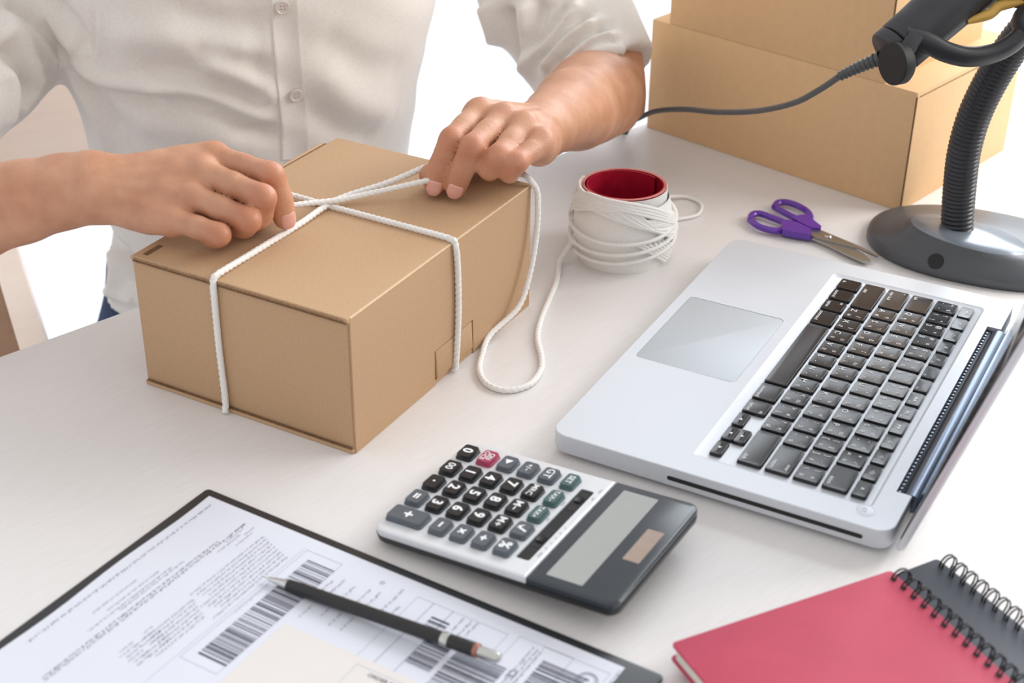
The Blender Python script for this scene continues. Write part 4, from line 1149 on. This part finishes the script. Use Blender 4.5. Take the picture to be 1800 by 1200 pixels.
    for J in (A, B):
        for c in 'imrp':
            for q, w_, k_ in (('1', 9, .55), ('2', 9.5, .95), ('3', 8, .45), ('4', 9, .6)):
                tint = np.maximum(tint, k_ * np.exp(-(np.maximum(np.linalg.norm(V_ - J[c + q], axis=1) - 8, 0) / 5.5) ** 2 - (np.linalg.norm(V_ - J[c + q], axis=1) / (w_ + 9)) ** 4))
    at_ = body.data.attributes.new('tint', 'FLOAT', 'POINT'); at_.data.foreach_set('value', tint.astype(np.float32))
    # hair and eyes (above the frame)
    f = Field(hd - 140, hd + 150, 8.0); Dm = f.blank()
    f.cone(Dm, hd + up * 40 - fwd * 18, 88, hd - up * 20 - fwd * 30, 80, 10)
    f.cone(Dm, hd + fwd * 120 - up * 30, 76, hd + fwd * 110 - up * 110, 80, 8, cut=True)
    Ph, Fh = nets(f, Dm); fastmesh('hair', Ph, Fh, M['hair'], t, org, 1)
    for s in (-1, 1):
        e = hd + sd * 31 * s + fwd * 91 + up * 4 - org
        build('eye', *xf(lathe([(7 * math.sin(PI * k / 8) + .02, -7 * math.cos(PI * k / 8)) for k in range(9)], 12), Matrix.Translation(e)), M['hair'], t)
    # --- fingernails
    def nail(p3, p4, r, facing, wdt=.85):
        ax = (p4 - p3); ax /= np.linalg.norm(ax)
        nn = facing - ax * (facing @ ax); nn /= np.linalg.norm(nn); ss = np.cross(ax, nn)
        V = []; Fq = []; nu, nv = 11, 12
        for j in range(nv):
            v = -6.8 + 12.2 * j / (nv - 1)
            R0 = r + .95 + .05 * max(0, -v) if v < 0 else math.sqrt(max(1, (r + .95) ** 2 - (v * .95) ** 2))
            ww = wdt * (1 if 2 < j < 9 else .93 if j in (2, 9) else .82 if j in (1, 10) else .6)
            for i in range(nu):
                a = (i / (nu - 1) - .5) * 2 * ww
                rr = R0 - (.9 if i in (0, nu - 1) or j == 0 else 0) + (.35 if j == nv - 1 else 0)
                V.append(Vector(p4 + ax * v + (nn * math.cos(a) + ss * math.sin(a)) * rr - org))
        for j in range(nv - 1):
            for i in range(nu - 1):
                q = j * nu + i; Fq.append((q, q + 1, q + nu + 1, q + nu))
        build('fingernail', V, Fq, M['nail'], body, angle=80)
    cdir = lambda p: vnp((Vector((0, 0, HCAM)) - Vector(p)).normalized())
    nail(A['i3'], A['i4'], RA['i'] - 1.3, cdir(A['i4']) + np.array([.55, 0, 0]))
    nail(B['i3'], B['i4'], RB['i'] - 1.3, cdir(B['i4']) + np.array([.10, 0, 0]))
    nail(B['m3'], B['m4'], RB['m'] - 1.3, cdir(B['m4']) + np.array([.05, 0, 0]))

    # --- shirt
    h = 5.0
    f = Field(np.array([-620, 980, -190]), np.array([230, 1640, 330]), h)
    X = f.ax[0][:, None, None]; Y = f.ax[1][None, :, None]; Z = f.ax[2][None, None, :]
    us = (X - C0[0]) * sd[0] + (Y - C0[1]) * sd[1]
    uf = (X - C0[0]) * fwd[0] + (Y - C0[1]) * fwd[1] - .08 * Z
    # elliptical trunk whose half-widths change with height
    zz = [-200, -130, -60, 0, 60, 120, 180, 260, 340]
    hw = np.interp(Z, zz, [150, 146, 138, 143, 152, 163, 172, 178, 150]); hf = np.interp(Z, zz, [112, 106, 102, 104, 110, 116, 118, 112, 90])
    ox = np.interp(Z, zz, [-6, -4, 0, 0, 0, 2, 6, 8, 8])
    k0 = np.sqrt(((us - ox) / hw) ** 2 + (uf / hf) ** 2)
    trunk = ((k0 - 1) * np.minimum(hw, hf) * 1.05).astype(np.float32)
    Dm = trunk + 0 * Z
    elS = lerp(shB, elB, .90)
    sl = f.blank()
    f.cone(sl, shB, 66, lerp(shB, elS, .5) + np.array([-8, 0, -6]), 64, 10)
    f.cone(sl, lerp(shB, elS, .5) + np.array([-8, 0, -6]), 64, elS + np.array([-2, 0, 0]), 57, 10)
    Dm = smin(Dm, sl, 26)
    sl = f.blank()
    f.cone(sl, shA, 76, lerp(shA, elA, .42), 72, 10); f.cone(sl, lerp(shA, elA, .42), 72, lerp(shA, elA, .8), 56, 10)
    Dm = smin(Dm, sl, 22)
    Dm = smin(Dm, (lambda q: (f.cone(q, shA, 66, shB, 66, 10)))(f.blank()), 30)
    # hem: cut the trunk off where the cloth ends, cut the sleeve at the cuff
    wav = 5 * np.sin(us / 22.0) + 3 * np.sin(us / 9.0 + 1)
    Dm = np.maximum(Dm, (-128 + wav) - Z)
    dirB = (elB - shB); LB = np.linalg.norm(dirB); dirB /= LB
    tB = (X - shB[0]) * dirB[0] + (Y - shB[1]) * dirB[1] + (Z - shB[2]) * dirB[2]
    nearB = (us > 150)
    Dm = np.where(nearB, np.maximum(Dm, tB - (LB - 14)), Dm)
    PS, FS = nets(f, Dm.astype(np.float32))
    # split every quad once for finer folds
    def refine(P, F):
        E = np.sort(np.concatenate([F[:, [0, 1]], F[:, [1, 2]], F[:, [2, 3]], F[:, [3, 0]]]), 1)
        uq, inv = np.unique(E, axis=0, return_inverse=True); inv = inv.reshape(-1)
        n = len(P); m = len(F); mid_ = (P[uq[:, 0]] + P[uq[:, 1]]) / 2; cen = P[F].mean(1)
        e = [n + inv[i * m:(i + 1) * m] for i in range(4)]; c = n + len(uq) + np.arange(m)
        P2 = np.concatenate([P, mid_, cen])
        F2 = np.concatenate([np.stack(q, 1) for q in ((F[:, 0], e[0], c, e[3]), (e[0], F[:, 1], e[1], c), (c, e[1], F[:, 2], e[2]), (e[3], c, e[2], F[:, 3]))])
        return P2, F2
    PS, FS = refine(PS, FS)
    for _ in range(3):
        S = np.zeros_like(PS); C = np.zeros(len(PS))
        for a, b in ((0, 1), (1, 2), (2, 3), (3, 0)):
            np.add.at(S, FS[:, a], PS[FS[:, b]]); np.add.at(S, FS[:, b], PS[FS[:, a]]); np.add.at(C, FS[:, a], 1); np.add.at(C, FS[:, b], 1)
        PS = PS * .4 + .6 * S / C[:, None]
    # vertex normals
    def vnormals(P, F):
        fn = np.cross(P[F[:, 2]] - P[F[:, 0]], P[F[:, 3]] - P[F[:, 1]]); N = np.zeros_like(P)
        for q in range(4): np.add.at(N, F[:, q], fn)
        return N / (np.linalg.norm(N, axis=1)[:, None] + 1e-9)
    N = vnormals(PS, FS)
    tree0 = __import__('mathutils').bvhtree.BVHTree.FromPolygons([tuple(p) for p in PS], [tuple(q) for q in FS.tolist()])
    camp = Vector((0, 0, HCAM))
    def hit(x, y):
        r = tree0.ray_cast(camp, ray(x, y).normalized())
        return vnp(r[0]) if r[0] is not None else None
    # folds: (points on the cloth, width, height); positive stands proud
    folds = [([(120, 112), (165, 140), (215, 152), (290, 154)], 9, 5.5), ([(122, 118), (165, 150), (215, 168), (290, 176)], 8, -5), ([(124, 122), (160, 185), (182, 240), (190, 280)], 8, 4.5), ([(126, 118), (178, 180), (215, 235)], 7, -4),
             ([(195, 62), (290, 66), (370, 85), (455, 100)], 15, 5), ([(250, 128), (330, 130), (420, 165), (470, 190)], 12, -4.5), ([(260, 150), (340, 160), (410, 190), (480, 215)], 9, 4.5), ([(290, 175), (370, 190), (440, 225), (490, 240)], 9, -4.5),
             ([(330, 80), (420, 105), (480, 130)], 10, -3.5), ([(350, 112), (430, 140), (490, 180)], 10, 4), ([(230, 215), (330, 232), (430, 262)], 14, 3.5), ([(560, 120), (620, 180), (690, 200)], 16, 3.5), ([(560, 60), (640, 110), (720, 120)], 16, -3),
             ([(540, 190), (600, 235), (660, 245)], 12, -3), ([(300, 10), (380, 40), (470, 45)], 14, -3.5), ([(165, 20), (166, 60), (162, 105)], 3, -2.2), ([(171, 20), (172, 60), (168, 105)], 3, 1.5),
             ([(0, 20), (50, 62), (118, 112)], 9, 5), ([(8, 5), (62, 45), (122, 105)], 8, -4.5), ([(0, 52), (32, 80), (52, 120), (62, 122)], 9, 6), ([(0, 78), (24, 105), (40, 140), (42, 175)], 8, -6), ([(60, 125), (52, 160), (30, 200)], 9, 4.5), ([(2, 120), (14, 150), (10, 220)], 9, 5), ([(70, 20), (110, 60), (140, 90)], 9, 4), ([(92, 0), (135, 50), (150, 95)], 8, -3.5),
             ([(195, 430), (205, 470), (200, 520)], 9, 7), ([(215, 430), (228, 470), (235, 500)], 8, -6), ([(190, 400), (200, 430), (228, 455)], 7, -5), ([(180, 505), (210, 520), (240, 528)], 6, 4),
             ([(1018, 0), (985, 50), (935, 105)], 7, 5), ([(1005, 0), (970, 50), (925, 95)], 6, -5), ([(1048, 35), (1000, 70), (955, 125)], 7, 5.5), ([(1040, 22), (990, 62), (945, 112)], 5, -5), ([(1080, 62), (1030, 80), (985, 130)], 7, 6), ([(1072, 48), (1018, 72), (972, 120)], 5, -5.5), ([(1100, 82), (1050, 88), (1008, 130)], 6, 5), ([(1090, 74), (1040, 84), (996, 128)], 4, -5),
             ([(860, 0), (878, 60), (888, 110)], 10, 6), ([(890, 10), (905, 60), (915, 130)], 8, -6), ([(925, 0), (930, 60), (925, 140)], 8, 5), ([(820, 0), (845, 40), (862, 75)], 8, -4), ([(960, 0), (950, 30), (930, 80)], 7, -4)]
    disp = np.zeros(len(PS))
    for pts, wd, am in folds:
        Q = []
        P2 = spline([Vector((x, y, 0)) for x, y in pts], 6)
        for p in P2:
            hh = hit(p.x, p.y)
            if hh is not None: Q.append(hh)
        if len(Q) < 2: continue
        best = np.full(len(PS), 1e9); par = np.zeros(len(PS))
        for i in range(len(Q) - 1):
            b = Q[i + 1] - Q[i]
            if np.linalg.norm(b) > 40: continue
            tt = np.clip(((PS - Q[i]) @ b) / (b @ b + 1e-9), 0, 1)
            dd = np.linalg.norm(PS - Q[i] - tt[:, None] * b, axis=1)
            m = dd < best; best[m] = dd[m]; par[m] = ((i + tt) / (len(Q) - 1))[m]
        fade = np.clip(np.minimum(par, 1 - par) * 6 + .25, 0, 1)
        am *= 1.9 if (pts[0][0] > 800 or max(p[0] for p in pts) < 125) else 1.45
        if pts[0][0] > 800: am *= 1.35
        disp += am * np.exp(-(best / wd) ** 2) * fade
    # broad slackness of the cloth
    disp += 2.2 * np.sin(PS[:, 2] / 31 + PS[:, 0] / 47) * np.sin(PS[:, 0] / 38 - PS[:, 2] / 60 + 1) + 1.0 * np.sin(PS[:, 2] / 13 + PS[:, 0] / 21 + 2) * np.sin(PS[:, 0] / 17 + PS[:, 2] / 29)
    PS = PS + N * disp[:, None]
    shirt = fastmesh('shirt', PS, FS, M['shirt'], t, org, 1)
    tree = __import__('mathutils').bvhtree.BVHTree.FromPolygons([tuple(p) for p in PS], [tuple(q) for q in FS.tolist()])
    def on(x, y, off):
        r = tree.ray_cast(camp, ray(x, y).normalized())
        if r[0] is None: return None
        n = Vector(r[1]); n = n if n.dot(ray(x, y)) < 0 else -n
        return Vector(r[0]) + n * off, n
    # front placket: a doubled strip of cloth down the front
    rows = []
    for k in range(46):
        y = -8 + k * 6.4; f_ = k / 45
        xr = 523 + 17 * min(1, f_ * 1.25) - 2 * math.sin(f_ * 5); xl = xr - 47
        row = []
        for q, off in ((0, -1.0), (.02, 1.1), (.09, 1.3), (.12, .8), (.5, 1.1), (.86, 1.0), (.9, 1.5), (.985, 1.6), (1, -1.0)):
            hh = on(xl + (xr - xl) * q, y, off)
            row.append(hh[0] if hh else None)
        if all(r is not None for r in row): rows.append(row)
    V = [v - Vector(org) for r in rows for v in r]; w = 9
    Fq = [(j * w + i, j * w + i + 1, (j + 1) * w + i + 1, (j + 1) * w + i) for j in range(len(rows) - 1) for i in range(w - 1)]
    build('placket', V, Fq, M['shirt'], shirt, angle=50)
    for x, y in ((496, 11), (519, 165), (470, -140)):
        hh = on(x, y, 2.4)
        if hh is None: continue
        Mb = Matrix.Translation(hh[0] - Vector(org)) @ hh[1].to_track_quat('Z', 'Y').to_matrix().to_4x4()
        b = build('button', *xf(lathe([(5.6, -.6), (6.0, 0), (5.9, .9), (5.0, 1.2), (4.5, .7), (.05, .7)], 24), Mb), M['button'], shirt)
        holes = join(*[lathe([(.55, .72), (.55, .8)], 8, sx * 1.3, sy * 1.3) for sx in (-1, 1) for sy in (-1, 1)])
        build('thread', *xf(holes, Mb), M['wood_shaded'], b)
    # rolled cuff of the left sleeve
    c0 = shB + dirB * (LB - 20); e1 = np.cross(dirB, up); e1 /= np.linalg.norm(e1); e2 = np.cross(dirB, e1)
    # --- trousers and chair (mostly hidden by the desk)
    f = Field(np.array([-620, 850, -400]), np.array([260, 1600, -60]), 9.0); Dm = f.blank()
    for s in (-1, 1):
        f.cone(Dm, hip + sd * 75 * s + up * 95, 72, hip + sd * 80 * s - up * 10, 88, 30)
        f.cone(Dm, hip + sd * 80 * s - up * 10, 88, hip + sd * 120 * s + fwd * 300 - up * 40, 70, 30)
    Pj, Fj = nets(f, Dm)
    fastmesh('trousers', Pj, Fj, M['jeans'], t, org, 2)
    # chair
    seat = hip - up * 110; a = math.atan2(sd[1], sd[0])
    c = thing('chair', 'pale wooden chair with a broad backrest behind the person', 'chair', (seat[0], seat[1], FLOOR), a)
    H = seat[2] - 0 - FLOOR
    build('seat', *bbox(-220, 220, -190, 210, H - 26, H, 6), M['wood'], c)
    for s in (-1, 1):
        build('leg', *bbox(s * 195 - 18, s * 195 + 18, -180, -144, 0, H - 26, 4), M['wood'], c)
    # broad bent backrest carried on two slanting side boards
    P0, P1 = to_local(c, [UD(-150, 395, 1640), UD(230, 330, 1700)])
    dv = P1 - P0; dv.z = 0
    V, F = bbox(-60, 300, -9, 9, P0.z, P0.z + 270, 5)
    ab = math.atan2(dv.y, dv.x)
    build('backrest', [Vector((P0.x + v.x * math.cos(ab) - (v.y + (v.x - 290) ** 2 * -.0003) * math.sin(ab), P0.y + v.x * math.sin(ab) + (v.y + (v.x - 290) ** 2 * -.0003) * math.cos(ab), v.z)) for v in V], F, M['wood'], c)
    a0, a1 = to_local(c, [UD(-28, 330, 1560), UD(58, 610, 1420)])
    a1 = a0 + (a1 - a0) * ((a0.z) / (a0.z - a1.z))
    for s in (0, 1):
        sh_ = Vector((math.cos(ab), math.sin(ab), 0)) * 300 * s
        q0, q1 = a0 + sh_, a1 + sh_
        ex_ = Vector((1, 0, 0)); ring4 = []
        for q in (q0, q1):
            ring4.append([q + Vector(w_) for w_ in ((-12, 0, 0), (-12, 70, 0), (-95, 70, 0), (-95, 0, 0))])
        build('side_board', *loft(ring4), M['wood_shaded'], c, smooth=False)  # shade of the camera-facing side is put into the brown
        build('edge_band', *loft([[q + Vector(w_) for w_ in ((13, -2, 0), (13, 72, 0), (-12, 72, 0), (-12, -2, 0))] for q in (q0, q1)]), M['wood'], c, smooth=False)
    return dict(chair=c)
person()
